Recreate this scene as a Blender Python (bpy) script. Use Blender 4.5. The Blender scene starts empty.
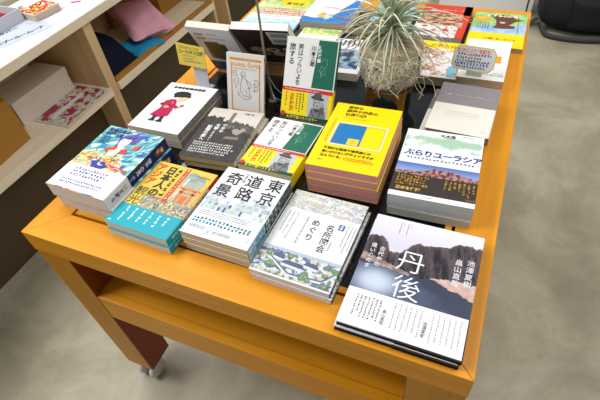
import bpy, math, random
from mathutils import Vector, Matrix, noise
random.seed(7)
PI = math.pi
R = math.radians
sc = bpy.context.scene
COL = sc.collection

# ------------------------------------------------------------------ camera, world, lights, exposure
TZ = 0.69                                   # height of the table top; table's front left corner is the origin
cam = bpy.data.cameras.new('camera')
co = bpy.data.objects.new('camera', cam)
COL.objects.link(co)
rot = Matrix(((0.9193, 0.3815, -0.0940), (-0.2150, 0.6892, 0.6919), (0.3288, -0.6159, 0.7158))).transposed()
co.matrix_world = Matrix.Translation((0.8470, -0.3211, TZ + 0.6796)) @ rot.to_quaternion().to_matrix().to_4x4()
cam.sensor_width = 36
cam.lens = 454.2 / 600 * 36
cam.clip_start = 0.02
sc.camera = co

w = bpy.data.worlds.new('world')
sc.world = w
w.use_nodes = True
bg = w.node_tree.nodes['Background']
bg.inputs[0].default_value = (0.92, 0.96, 1.0, 1)
bg.inputs[1].default_value = 0.33

def area(name, loc, sx, sy, power, col, target):
    l = bpy.data.lights.new(name, 'AREA')
    l.shape = 'RECTANGLE'
    l.size, l.size_y, l.energy, l.color = sx, sy, power, col
    o = bpy.data.objects.new(name, l)
    COL.objects.link(o)
    o.location = loc
    o.rotation_euler = (Vector(target) - Vector(loc)).to_track_quat('-Z', 'Y').to_euler()
area('ceiling_light_left', (-1.5, 1.8, 3.3), 1.4, 2.8, 72, (1.0, 0.98, 0.95), (-1.5, 1.9, 0))
area('ceiling_light_right', (1.9, 0.9, 2.85), 1.3, 2.6, 62, (1.0, 0.98, 0.95), (1.6, 0.9, 0))
area('fill_light_near', (-1.35, -0.6, 2.8), 1.3, 1.3, 84, (0.97, 0.98, 1.0), (-1.0, -0.3, 0))  # unseen fill lamp, added to brighten the floor left of the table
vs = sc.view_settings
vs.view_transform = 'Standard'
vs.look = 'None'
vs.gamma = 1
vs.use_curve_mapping = False
vs.exposure = -0.13

# ------------------------------------------------------------------ colours and materials
def lin(h):
    if isinstance(h, tuple):
        return h if len(h) == 4 else (*h, 1)
    v = [int(h[i:i + 2], 16) / 255 for i in (0, 2, 4)]
    return tuple([(c / 12.92 if c <= .04045 else ((c + .055) / 1.055) ** 2.4) for c in v] + [1])
def mixc(a, b, t):
    a, b = lin(a), lin(b)
    t = max(0, min(1, t))
    return tuple(a[i] * (1 - t) + b[i] * t for i in range(4))

def newmat(name, rough=.5, col=None, metal=0, spec=.5, coat=0):
    m = bpy.data.materials.new(name)
    m.use_nodes = True
    b = m.node_tree.nodes['Principled BSDF']
    b.inputs['Roughness'].default_value = rough
    b.inputs['Metallic'].default_value = metal
    b.inputs['Specular IOR Level'].default_value = spec
    b.inputs['Coat Weight'].default_value = coat
    b.inputs['Coat Roughness'].default_value = .15
    if col: b.inputs['Base Color'].default_value = lin(col)
    return m, m.node_tree, b

def attr_mat(name, rough, spec=.5, coat=0):
    m, nt, b = newmat(name, rough, spec=spec, coat=coat)
    a = nt.nodes.new('ShaderNodeAttribute'); a.attribute_name = 'Col'
    mx = nt.nodes.new('ShaderNodeMix'); mx.data_type = 'RGBA'; mx.blend_type = 'MULTIPLY'; mx.inputs['Factor'].default_value = 1
    mx.inputs['B'].default_value = (.80, .80, .82, 1)      # ink on paper never reflects more than this
    nt.links.new(a.outputs['Color'], mx.inputs['A']); nt.links.new(mx.outputs['Result'], b.inputs['Base Color'])
    return m
PRINT = attr_mat('printed_paper', .6, .2)
GLOSS = attr_mat('laminated_print', .42, .28)

def page_mat():
    m, nt, b = newmat('page_edges', .85, spec=.2)
    a = nt.nodes.new('ShaderNodeAttribute'); a.attribute_name = 'Col'
    tc = nt.nodes.new('ShaderNodeTexCoord')
    mp = nt.nodes.new('ShaderNodeMapping'); mp.inputs['Scale'].default_value = (4, 4, 1900)
    nz = nt.nodes.new('ShaderNodeTexNoise'); nz.inputs['Scale'].default_value = 1.0; nz.inputs['Detail'].default_value = 3
    rp = nt.nodes.new('ShaderNodeValToRGB')
    rp.color_ramp.elements[0].position = .3; rp.color_ramp.elements[0].color = (.72, .72, .72, 1)
    rp.color_ramp.elements[1].position = .7; rp.color_ramp.elements[1].color = (1, 1, 1, 1)
    mx = nt.nodes.new('ShaderNodeMix'); mx.data_type = 'RGBA'; mx.blend_type = 'MULTIPLY'; mx.inputs['Factor'].default_value = 1
    L = nt.links.new
    L(tc.outputs['Object'], mp.inputs[0]); L(mp.outputs[0], nz.inputs['Vector']); L(nz.outputs['Fac'], rp.inputs[0])
    L(a.outputs['Color'], mx.inputs['A']); L(rp.outputs['Color'], mx.inputs['B']); L(mx.outputs['Result'], b.inputs['Base Color'])
    return m
PAGES = page_mat()

def wood_mat(name, c1, c2, scale, rough=.38, coat=.0, spec=.5):
    m, nt, b = newmat(name, rough, spec=spec, coat=coat)
    L = nt.links.new
    tc = nt.nodes.new('ShaderNodeTexCoord')
    mp = nt.nodes.new('ShaderNodeMapping'); mp.inputs['Scale'].default_value = scale
    nz = nt.nodes.new('ShaderNodeTexNoise'); nz.inputs['Scale'].default_value = 1.0; nz.inputs['Detail'].default_value = 6; nz.inputs['Distortion'].default_value = .6
    rp = nt.nodes.new('ShaderNodeValToRGB')
    rp.color_ramp.elements[0].position = .25; rp.color_ramp.elements[0].color = lin(c1)
    rp.color_ramp.elements[1].position = .75; rp.color_ramp.elements[1].color = lin(c2)
    L(tc.outputs['Object'], mp.inputs[0]); L(mp.outputs[0], nz.inputs['Vector']); L(nz.outputs['Fac'], rp.inputs[0]); L(rp.outputs[0], b.inputs['Base Color'])
    bp = nt.nodes.new('ShaderNodeBump'); bp.inputs['Strength'].default_value = .05; bp.inputs['Distance'].default_value = .002
    L(nz.outputs['Fac'], bp.inputs['Height']); L(bp.outputs[0], b.inputs['Normal'])
    return m
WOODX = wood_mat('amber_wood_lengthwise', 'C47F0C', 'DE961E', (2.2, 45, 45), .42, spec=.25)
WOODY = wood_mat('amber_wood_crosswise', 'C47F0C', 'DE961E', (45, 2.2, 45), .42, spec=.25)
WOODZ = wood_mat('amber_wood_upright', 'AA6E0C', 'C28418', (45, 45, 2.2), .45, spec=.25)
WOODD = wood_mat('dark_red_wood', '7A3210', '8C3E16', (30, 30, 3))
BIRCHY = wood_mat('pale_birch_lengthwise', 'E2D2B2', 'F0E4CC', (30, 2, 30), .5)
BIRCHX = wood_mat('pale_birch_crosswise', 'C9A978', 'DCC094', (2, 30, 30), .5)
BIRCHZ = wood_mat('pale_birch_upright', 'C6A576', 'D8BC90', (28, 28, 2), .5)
KICK = wood_mat('brown_base_board', '483A22', '56462C', (3, 3, 8), .6)
EASEL = wood_mat('easel_wood', '7A5526', '9A6E34', (4, 30, 30), .5)
STANDW = wood_mat('stand_wood', '8A5A14', 'A06E20', (30, 30, 3), .45)

def concrete(name, cols, rough=.4):
    m, nt, b = newmat(name, rough, spec=.4)
    L = nt.links.new
    tc = nt.nodes.new('ShaderNodeTexCoord')
    n1 = nt.nodes.new('ShaderNodeTexNoise'); n1.inputs['Scale'].default_value = 3.2; n1.inputs['Detail'].default_value = 8; n1.inputs['Roughness'].default_value = .62; n1.inputs['Distortion'].default_value = .5
    rp = nt.nodes.new('ShaderNodeValToRGB')
    rp.color_ramp.elements[0].position = .36; rp.color_ramp.elements[0].color = lin(cols[0])
    rp.color_ramp.elements[1].position = .64; rp.color_ramp.elements[1].color = lin(cols[2])
    e = rp.color_ramp.elements.new(.5); e.color = lin(cols[1])
    n2 = nt.nodes.new('ShaderNodeTexNoise'); n2.inputs['Scale'].default_value = 60; n2.inputs['Detail'].default_value = 4
    mx = nt.nodes.new('ShaderNodeMix'); mx.data_type = 'RGBA'; mx.blend_type = 'OVERLAY'; mx.inputs['Factor'].default_value = .12
    L(tc.outputs['Object'], n1.inputs['Vector']); L(tc.outputs['Object'], n2.inputs['Vector'])
    L(n1.outputs['Fac'], rp.inputs[0]); L(rp.outputs[0], mx.inputs['A']); L(n2.outputs['Color'], mx.inputs['B']); L(mx.outputs['Result'], b.inputs['Base Color'])
    mr = nt.nodes.new('ShaderNodeMapRange'); mr.inputs['To Min'].default_value = rough - .08; mr.inputs['To Max'].default_value = rough + .15
    L(n1.outputs['Fac'], mr.inputs['Value']); L(mr.outputs[0], b.inputs['Roughness'])
    return m
FLOOR = concrete('polished_concrete', ('8E8672', 'A09880', 'B2AA94'))

def cloth(name, c1, c2, sc_=400, rough=.9):
    m, nt, b = newmat(name, rough, spec=.15)
    L = nt.links.new
    tc = nt.nodes.new('ShaderNodeTexCoord')
    nz = nt.nodes.new('ShaderNodeTexNoise'); nz.inputs['Scale'].default_value = sc_; nz.inputs['Detail'].default_value = 2
    rp = nt.nodes.new('ShaderNodeValToRGB')
    rp.color_ramp.elements[0].position = .35; rp.color_ramp.elements[0].color = lin(c1)
    rp.color_ramp.elements[1].position = .65; rp.color_ramp.elements[1].color = lin(c2)
    L(tc.outputs['Object'], nz.inputs['Vector']); L(nz.outputs['Fac'], rp.inputs[0]); L(rp.outputs[0], b.inputs['Base Color'])
    bp = nt.nodes.new('ShaderNodeBump'); bp.inputs['Strength'].default_value = .2; bp.inputs['Distance'].default_value = .001
    L(nz.outputs['Fac'], bp.inputs['Height']); L(bp.outputs[0], b.inputs['Normal'])
    return m
DARKCLOTH = cloth('dark_green_cloth', '0A1514', '0F1E1D')
NAVY = cloth('navy_cloth', '0B1220', '131C2E')
PINK = cloth('pink_cotton', 'D99BAC', 'E3AAB9')
AQUA = cloth('bright_blue_cloth', '1E86B8', '2B97C6')
BAGCL = cloth('black_nylon', '18191B', '232427', 250, .6)
WEB = cloth('grey_webbing', '3C3D3F', '4B4C4E', 600, .7)
WHITE = newmat('white_paint', .5, 'E4E2DC')[0]
WALL = concrete('white_wall', ('C9C8C4', 'CFCECA', 'D6D5D1'), .7)
METAL = newmat('brushed_steel', .3, 'B8B8B4', 1)[0]
STICK = newmat('weathered_rod', .5, '8C8072', .3)[0]
PLASTIC = newmat('clear_grey_plastic', .25, 'C4CBD2')[0]
WHEEL = newmat('grey_rubber', .4, 'C9C6C0')[0]
CARTON = newmat('kraft_board', .75, 'A5742A')[0]
MOSS = cloth('dried_moss', '8E8264', 'B0A486', 130)
CURL = newmat('pale_wood_wool', .7, 'EFE7D0')[0]
DRYROOT = newmat('dry_root', .8, 'B9A98A')[0]
glass, gnt, gb = newmat('clear_glass', .02, 'FFFFFF')
gb.inputs['Transmission Weight'].default_value = 1
gb.inputs['IOR'].default_value = 1.33
GLASS = glass
POTGLASS, _n, _b = newmat('thin_pot_glass', .05, 'FFFFFF')
_b.inputs['Transmission Weight'].default_value = 1; _b.inputs['IOR'].default_value = 1.12
# ------------------------------------------------------------------ mesh helpers
class MB:
    """collects faces, each with a colour, then links ONE mesh object"""
    def __init__(s): s.v = []; s.f = []; s.c = []
    def face(s, pts, col=(1, 1, 1, 1)):
        n = len(s.v); s.v += [tuple(p) for p in pts]; s.f.append(tuple(range(n, n + len(pts)))); s.c.append(lin(col))
    def mesh(s, vs_, fs, col):
        n = len(s.v); s.v += [tuple(p) for p in vs_]
        c = lin(col)
        for f in fs: s.f.append(tuple(i + n for i in f)); s.c.append(c)
    def box(s, a, b, col='FFFFFF', M=None):
        x0, y0, z0 = a; x1, y1, z1 = b
        v = [Vector(q) for q in ((x0, y0, z0), (x1, y0, z0), (x1, y1, z0), (x0, y1, z0), (x0, y0, z1), (x1, y0, z1), (x1, y1, z1), (x0, y1, z1))]
        if M: v = [M @ q for q in v]
        s.mesh(v, [(3, 2, 1, 0), (4, 5, 6, 7), (0, 1, 5, 4), (1, 2, 6, 5), (2, 3, 7, 6), (3, 0, 4, 7)], col)
    def tube(s, pts, rad, n=8, col='FFFFFF', caps=True):
        pts = [Vector(p) for p in pts]
        if not hasattr(rad, '__len__'): rad = [rad] * len(pts)
        rings = []; prev = None
        for i, p in enumerate(pts):
            d = (pts[min(i + 1, len(pts) - 1)] - pts[max(i - 1, 0)])
            if d.length < 1e-9: d = Vector((0, 0, 1))
            d.normalize()
            if prev is None:
                u = d.orthogonal().normalized()
            else:
                u = prev - d * prev.dot(d)
                u = u.normalized() if u.length > 1e-6 else d.orthogonal().normalized()
            prev = u; q = d.cross(u)
            rings.append([p + (u * math.cos(2 * PI * k / n) + q * math.sin(2 * PI * k / n)) * rad[i] for k in range(n)])
        vs_ = [v for r in rings for v in r]; fs = []
        for i in range(len(pts) - 1):
            for k in range(n):
                a = i * n + k; b = i * n + (k + 1) % n
                fs.append((a, b, b + n, a + n))
        if caps: fs.append(tuple(reversed(range(n)))); fs.append(tuple(range(len(vs_) - n, len(vs_))))
        s.mesh(vs_, fs, col)
    def lathe(s, prof, n=40, col='FFFFFF', c=(0, 0)):
        vs_ = []; fs = []
        for (r, z) in prof:
            for k in range(n):
                vs_.append((c[0] + r * math.cos(2 * PI * k / n), c[1] + r * math.sin(2 * PI * k / n), z))
        for i in range(len(prof) - 1):
            for k in range(n):
                a = i * n + k; b = i * n + (k + 1) % n
                fs.append((a, b, b + n, a + n))
        s.mesh(vs_, fs, col)
    def prism(s, poly, z0, z1, col='FFFFFF', M=None):
        n = len(poly)
        v = [Vector((x, y, z0)) for x, y in poly] + [Vector((x, y, z1)) for x, y in poly]
        if M: v = [M @ q for q in v]
        s.mesh(v, [tuple(reversed(range(n))), tuple(range(n, 2 * n))] + [(i, (i + 1) % n, (i + 1) % n + n, i + n) for i in range(n)], col)
    def build(s, name, mat, parent=None, smooth=False, bevel=0, off=None, subsurf=0, sharp=None):
        me = bpy.data.meshes.new(name)
        v = s.v
        if off is not None: v = [(p[0] - off[0], p[1] - off[1], p[2] - off[2]) for p in v]
        me.from_pydata(v, [], s.f)
        ca = me.color_attributes.new('Col', 'FLOAT_COLOR', 'CORNER')
        flat = []
        for p, c in zip(me.polygons, s.c): flat += list(c) * p.loop_total
        ca.data.foreach_set('color', flat)
        if smooth: me.polygons.foreach_set('use_smooth', [True] * len(me.polygons))
        me.materials.append(mat)
        o = bpy.data.objects.new(name, me)
        COL.objects.link(o)
        if parent: o.parent = parent
        if bevel:
            m = o.modifiers.new('bevel', 'BEVEL'); m.width = bevel; m.segments = 2; m.limit_method = 'ANGLE'; m.angle_limit = R(40)
        if subsurf:
            m = o.modifiers.new('sub', 'SUBSURF'); m.levels = subsurf; m.render_levels = subsurf
        me.update()
        return o

def tag(o, label=None, cat=None, group=None, kind=None):
    if label: o['label'] = label
    if cat: o['category'] = cat
    if group: o['group'] = group
    if kind: o['kind'] = kind
    return o
def empty(name, loc, rz=0, rx=0):
    o = bpy.data.objects.new(name, None); COL.objects.link(o)
    o.location = loc; o.rotation_euler = (rx, 0, rz); o.empty_display_size = .05
    return o
def copy_tree(o, parent=None):
    c = o.copy(); COL.objects.link(c); c.parent = parent
    for ch in list(o.children): copy_tree(ch, c)
    return c

# ------------------------------------------------------------------ lettering
_cache = {}
def glyph(ch, bold):
    k = (ch, bold)
    if k not in _cache:
        c = bpy.data.curves.new('glyph', 'FONT'); c.body = ch; c.resolution_u = 2; c.offset = bold
        o = bpy.data.objects.new('glyph', c); COL.objects.link(o)
        m = bpy.data.meshes.new_from_object(o.evaluated_get(bpy.context.evaluated_depsgraph_get()))
        vs_ = [(v.co.x, v.co.y) for v in m.vertices]; fs = [tuple(p.vertices) for p in m.polygons]
        bpy.data.objects.remove(o); bpy.data.curves.remove(c); bpy.data.meshes.remove(m)
        wd = max([x for x, y in vs_], default=.4)
        _cache[k] = (vs_, fs, wd)
    return _cache[k]

class Canvas:
    """a flat drawing surface in a thing's own space, in millimetres"""
    def __init__(s, mb, o, U, V, W, H):
        s.mb = mb; s.o = Vector(o); s.U = Vector(U); s.V = Vector(V); s.N = s.U.cross(s.V); s.W = W; s.H = H; s.k = 0
    def P(s, x, y, k): return s.o + s.U * (x / 1000) + s.V * (y / 1000) + s.N * (6e-5 * k + 4e-5)
    def layer(s): s.k += 1; return s
    def poly(s, pts, col, up=True):
        if up: s.k += 1
        a = sum(pts[i][0] * pts[(i + 1) % len(pts)][1] - pts[(i + 1) % len(pts)][0] * pts[i][1] for i in range(len(pts)))
        if a < 0: pts = pts[::-1]
        s.mb.face([s.P(x, y, s.k) for x, y in pts], col)
    def rect(s, x0, y0, x1, y1, col, up=True): s.poly([(x0, y0), (x1, y0), (x1, y1), (x0, y1)], col, up)
    def frame(s, x0, y0, x1, y1, t, col):
        s.k += 1
        for r in ((x0, y0, x1, y0 + t), (x0, y1 - t, x1, y1), (x0, y0 + t, x0 + t, y1 - t), (x1 - t, y0 + t, x1, y1 - t)): s.rect(*r, col, up=False)
    def ell(s, cx, cy, rx, ry, col, n=20, a0=0, a1=360, up=True, rotd=0):
        c, q = math.cos(R(rotd)), math.sin(R(rotd))
        p = []
        for i in range(n if a1 - a0 >= 360 else n + 1):
            t = R(a0 + (a1 - a0) * i / n); x, y = rx * math.cos(t), ry * math.sin(t)
            p.append((cx + x * c - y * q, cy + x * q + y * c))
        s.poly(p, col, up)
    def line(s, pts, wd, col, up=True):
        if up: s.k += 1
        for (x0, y0), (x1, y1) in zip(pts, pts[1:]):
            d = math.hypot(x1 - x0, y1 - y0) or 1e-6; nx, ny = -(y1 - y0) / d * wd / 2, (x1 - x0) / d * wd / 2
            s.poly([(x0 + nx, y0 + ny), (x0 - nx, y0 - ny), (x1 - nx, y1 - ny), (x1 + nx, y1 + ny)], col, up=False)
    def grid(s, x0, y0, x1, y1, nx, ny, fn):
        s.k += 1
        for i in range(nx):
            for j in range(ny):
                a, b = x0 + (x1 - x0) * i / nx, x0 + (x1 - x0) * (i + 1) / nx
                c, d = y0 + (y1 - y0) * j / ny, y0 + (y1 - y0) * (j + 1) / ny
                col = fn((a + b) / 2, (c + d) / 2)
                if col is None: continue
                s.mb.face([s.P(a, c, s.k), s.P(b, c, s.k), s.P(b, d, s.k), s.P(a, d, s.k)], col)
    def text(s, t, x, y, size, col, vertical=False, bold=.012, step=1.0, sx=1.0, shear=0):
        """x, y: lower left of the line; for vertical text the centre line and the top"""
        s.k += 1
        c = lin(col); cx, cy = x, y
        for ch in t:
            if ch == ' ': cx += 0 if vertical else size * .35; cy -= size * .5 if vertical else 0; continue
            vs_, fs, wd = glyph(ch, bold + .016)
            if vertical:
                if ch in 'ー': q = [((-(yy - .38)) + .5, (-(xx - .5)) + .38) for xx, yy in vs_]; flip = False
                else: q = vs_
                vv = [(cx + (a - .5) * size * sx, cy - size * .88 + b * size) for a, b in q]; cy -= size * step
            else:
                vv = [(cx + (a * sx + shear * b) * size, cy + b * size) for a, b in vs_]
                cx += size * step * sx * (1 if ord(ch) > 0x2000 else (wd + .07))
            s.mb.mesh([s.P(a, b, s.k) for a, b in vv], fs, c)
    def tiny(s, x0, y0, x1, y1, n, col, vertical=False, size=None, fill=.85, seed=1, wt=.16):
        """rows (or columns) of small illegible print"""
        s.k += 1
        rnd = random.Random(seed); c = col
        if vertical:
            pitch = (x1 - x0) / n; sz = size or pitch * .6
            for i in range(n):
                cx = x1 - pitch * (i + .5); y = y1; end = y0 + (y1 - y0) * (rnd.random() * (1 - fill))
                while y - sz > end: s._ch(cx - sz / 2, y - sz, sz, c, rnd, wt); y -= sz * 1.35
        else:
            pitch = (y1 - y0) / n; sz = size or pitch * .6
            for i in range(n):
                y = y1 - pitch * (i + .5) - sz / 2; x = x0; end = x1 - (x1 - x0) * (rnd.random() * (1 - fill))
                while x + sz < end: s._ch(x, y, sz, c, rnd, wt); x += sz * 1.25
    def _ch(s, x, y, z, c, rnd, wt):
        t = z * wt * 1.6
        for k in range(3): yy = y + z * rnd.choice((.08, .3, .55, .8)); s.rect(x + z * .1, yy, x + z * rnd.uniform(.6, .92), yy + t, c, up=False)
        xx = x + z * rnd.choice((.2, .45, .7)); s.rect(xx, y + z * .05, xx + t, y + z * .92, c, up=False)

def fbm(x, y, s=1.0, seed=0.0):
    return noise.fractal(Vector((x * s, y * s, seed)), 1.0, 2.1, 4)

# ------------------------------------------------------------------ books
def jacket(mb, W, L, T, r, th, v0, v1, col, spine_col=None, back_col=None, fore=True, left=False, out=0.0, spine_fn=None):
    """a folded sheet: front, rounded spine, back; W L T r th in metres"""
    pr = []
    W2, T2 = W + out, T + out
    pr.append((0, T2))
    for i in range(5):
        a = R(90 - 90 * i / 4); pr.append((W2 - r + r * math.cos(a), T2 - r + r * math.sin(a)))
    for i in range(5):
        a = R(-90 * i / 4); pr.append((W2 - r + r * math.cos(a), -out + r + r * math.sin(a)))
    pr.append((0, -out))
    inn = []
    for i, (x, z) in enumerate(pr):
        xx = min(x, W2 - th) if i not in (0, len(pr) - 1) else x
        zz = max(min(z, T2 - th), -out + th)
        inn.append((xx, zz))
    n = len(pr)
    def X(p): return (W - p[0]) if left else p[0]
    fs = []
    for i in range(n - 1):
        c = col if i < 2 else (spine_col or col) if i < n - 3 else (back_col or col)
        def q(pp, y, i=i): return (X(pp), y, pp[1])
        quads = [[q(pr[i], v0), q(pr[i], v1), q(pr[i + 1], v1), q(pr[i + 1], v0)],
                 [q(inn[i], v0), q(inn[i + 1], v0), q(inn[i + 1], v1), q(inn[i], v1)],
                 [q(pr[i], v0), q(pr[i + 1], v0), q(inn[i + 1], v0), q(inn[i], v0)],
                 [q(pr[i], v1), q(inn[i], v1), q(inn[i + 1], v1), q(pr[i + 1], v1)]]
        for qd in quads:
            if left: qd = qd[::-1]
            # outward normals: reverse so the front looks up
            mb.face(qd[::-1], c)
    for i in (0, n - 1):
        qd = [(X(pr[i]), v0, pr[i][1]), (X(pr[i]), v1, pr[i][1]), (X(inn[i]), v1, inn[i][1]), (X(inn[i]), v0, inn[i][1])]
        mb.face(qd, col)

def book(W, L, T, loc, rz=0, rx=0, cover='FFFFFF', spine=None, back=None, pages='E9E2D0', left=False, hard=False,
         art=None, spine_art=None, band=None, band_col='FFFFFF', band_art=None, band_spine=None, band_spine_col=None,
         back_art=None, gloss=True, name='book', lift=0):
    """W L T in mm, loc on the surface; text side up, spine on the right unless left=True"""
    W, L, T = W / 1000, L / 1000, T / 1000
    root = empty(name, loc, rz, rx)
    th = .0022 if hard else .0006
    ov = .003 if hard else .0
    r = .0028 if not hard else .003
    mb = MB()
    jacket(mb, W, L, T, r, th, 0, L, cover, spine, back, left=left)
    f = Canvas(mb, (0, 0, T), (1, 0, 0), (0, 1, 0), W * 1000, L * 1000)
    if art: art(f)
    sx = 0 if left else W
    sp = Canvas(mb, (W, 0, T) if not left else (0, 0, 0), (0, 0, -1) if not left else (0, 0, 1), (0, 1, 0), T * 1000, L * 1000)
    if spine_art: spine_art(sp)
    if back_art:
        bk = Canvas(mb, (W, 0, 0), (-1, 0, 0), (0, 1, 0), W * 1000, L * 1000)
        back_art(bk)
    mat = GLOSS if gloss else PRINT
    mb.build('cover', mat, root)
    pg = MB()
    x0, x1 = (ov + .0004, W - th - .0004)
    if left: x0, x1 = th + .0004, W - ov - .0004
    pg.box((x0, ov + .0003, th + .00003), (x1, L - ov - .0003, T - th - .00003), pages)
    pg.build('page_block', PAGES, root)
    if band:
        bm_ = MB(); bl = band / 1000
        jacket(bm_, W, L, T, r, .00025, -.0002, bl, band_col, band_spine_col, None, left=left, out=.0008)
        f2 = Canvas(bm_, (0, 0, T + .0008), (1, 0, 0), (0, 1, 0), W * 1000, band)
        if band_art: band_art(f2)
        s2 = Canvas(bm_, (W + .0008, 0, T) if not left else (-.0008, 0, 0), (0, 0, -1) if not left else (0, 0, 1), (0, 1, 0), T * 1000, band)
        if band_spine: band_spine(s2)
        bm_.build('paper_band', mat, root)
    return root

def stack(root, n, T, label_top, labels, cat, group, jit=1.0, seed=0, offs=None):
    """root is the top copy (already at its height); adds the copies below it"""
    tag(root, label_top, cat, group)
    rnd = random.Random(seed)
    for i in range(1, n):
        c = copy_tree(root)
        dx, dy = (rnd.uniform(-1, 1) * jit / 1000, rnd.uniform(-1, .6) * jit / 1000)
        if offs: dx, dy = offs[i - 1][0] / 1000, offs[i - 1][1] / 1000
        c.location = (root.location.x + dx, root.location.y + dy, root.location.z - i * T / 1000)
        c.rotation_euler.z += R(rnd.uniform(-.4, .4) * (jit > 0))
        c['label'] = labels[i - 1]
#==SETTING==
# ------------------------------------------------------------------ setting
def struct(name, mb, mat, **k):
    o = mb.build(name, mat, **k); o['kind'] = 'structure'; return o
FZ = -.022
m = MB(); m.box((-3.2, -3.0, -.1), (4.2, 3.0, FZ)); struct('floor', m, FLOOR)
m = MB(); m.box((-3.2, 3.0, -.1), (4.2, 3.1, 2.0)); struct('wall_back', m, WALL)
m = MB(); m.box((-3.3, -3.0, -.1), (-3.2, 3.1, 2.0)); struct('wall_left', m, WALL)
m = MB(); m.box((-3.2, 2.985, FZ), (4.2, 3.0, .06)); struct('baseboard_back', m, WHITE)

# ------------------------------------------------------------------ the table
TW, TD, RW, AP = .92, 1.238, .074, .061
tb = empty('display_table', (TW / 2, TD / 2, 0)); off = (TW / 2, TD / 2, 0)
tag(tb, 'amber wooden display table on casters with glass inset top, stacked with books', 'table')
za, zb = TZ - AP, TZ
def rail(poly, mat):
    m = MB(); m.prism(poly, za, zb); return m.build('top_rail', mat, tb, bevel=.0012, off=off)
g = .0003
rail([(0, 0), (TW, 0), (TW - RW, RW), (RW, RW)], WOODX)
rail([(0, TD), (RW, TD - RW), (TW - RW, TD - RW), (TW, TD)], WOODX)
rail([(0, g), (RW - g, RW), (RW - g, TD - RW), (0, TD - g)], WOODY)
rail([(TW, g), (TW, TD - g), (TW - RW + g, TD - RW), (TW - RW + g, RW)], WOODY)
# inner lip frame, one groove away from the rails
m = MB(); a, b_ = RW + .006, RW + .018
for x0, y0, x1, y1 in ((a, a, TW - a, b_), (a, TD - b_, TW - a, TD - a), (a, b_, b_, TD - b_), (TW - b_, b_, TW - a, TD - b_)):
    m.box((x0, y0, TZ - .03), (x1, y1, TZ - .0006))
m.build('glass_frame', WOODX, tb, off=off)
m = MB(); m.box((b_, b_, TZ - .0056), (TW - b_, TD - b_, TZ - .0006)); m.build('glass_pane', GLASS, tb, off=off)
m = MB(); m.box((RW, RW, TZ - .052), (TW - RW, TD - RW, TZ - .0305)); m.build('lining_cloth', DARKCLOTH, tb, off=off)
# legs: wide slabs in front and back corners
LB = .067
for (x0, x1) in ((.0015, .093), (TW - .093, TW - .0015)):
    for (y0, y1) in ((.0015, .088), (TD - .088, TD - .0015)):
        m = MB(); m.box((x0, y0, LB), (x1, y1, za))
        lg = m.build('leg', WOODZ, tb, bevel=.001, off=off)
        xi = (x1 + .0002, x1 + .0022) if x0 < TW / 2 else (x0 - .0022, x0 - .0002)  # leg's inner face, coloured darker and redder than its other sides
        m = MB(); m.box((xi[0], y0 + .001, LB), (xi[1], y1 - .001, .3825)); m.build('inner_face', WOODD, lg, off=off)['label'] = 'dark red inner leg face'
        m = MB(); m.box((xi[0], y0 + .001, .4795), (xi[1], y1 - .001, za)); m.build('inner_face', WOODD, lg, off=off)['label'] = 'dark red inner leg face'
# lower shelf: board with a deep front edge
for ya, yb_ in ((.003, .024), (TD - .024, TD - .003)):
    m = MB(); m.box((.0935, ya, .383), (TW - .0935, yb_, .479)); m.build('shelf_edge', WOODX, tb, bevel=.001, off=off)
m = MB(); m.box((.0935, .0245, .455), (TW - .0935, TD - .0245, .4785)); m.build('lower_shelf', WOODX, tb, off=off)
for cx in (.047, TW - .047):
    for cy in (.046, TD - .046):
        m = MB(); m.lathe([(.0001, .0665), (.022, .0665), (.022, .062), (.0001, .062)], 20, c=(cx, cy))
        m.box((cx - .012, cy - .022, .012), (cx + .012, cy + .006, .062))
        cs = m.build('caster', METAL, tb, off=off)
        for s in (-1, 1):
            m = MB()
            pr = [(.0001, -.0085), (.027, -.0085), (.0308, -.005), (.0308, .005), (.027, .0085), (.0001, .0085)]
            n = 24; vv = []; ff = []
            for rr, ww in pr:
                for k in range(n): vv.append((cx + s * .0210 + ww, cy - .018 + rr * math.cos(2 * PI * k / n), .0309 + FZ + rr * math.sin(2 * PI * k / n)))
            for i in range(len(pr) - 1):
                for k in range(n): ff.append((i * n + k, i * n + (k + 1) % n, (i + 1) * n + (k + 1) % n, (i + 1) * n + k))
            m.mesh(vv, ff, 'FFFFFF'); m.build('wheel', WHEEL, cs, smooth=True, off=off)

# ------------------------------------------------------------------ books on the table top
Zt = TZ + .0002
INK = '1B1B1D'
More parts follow.
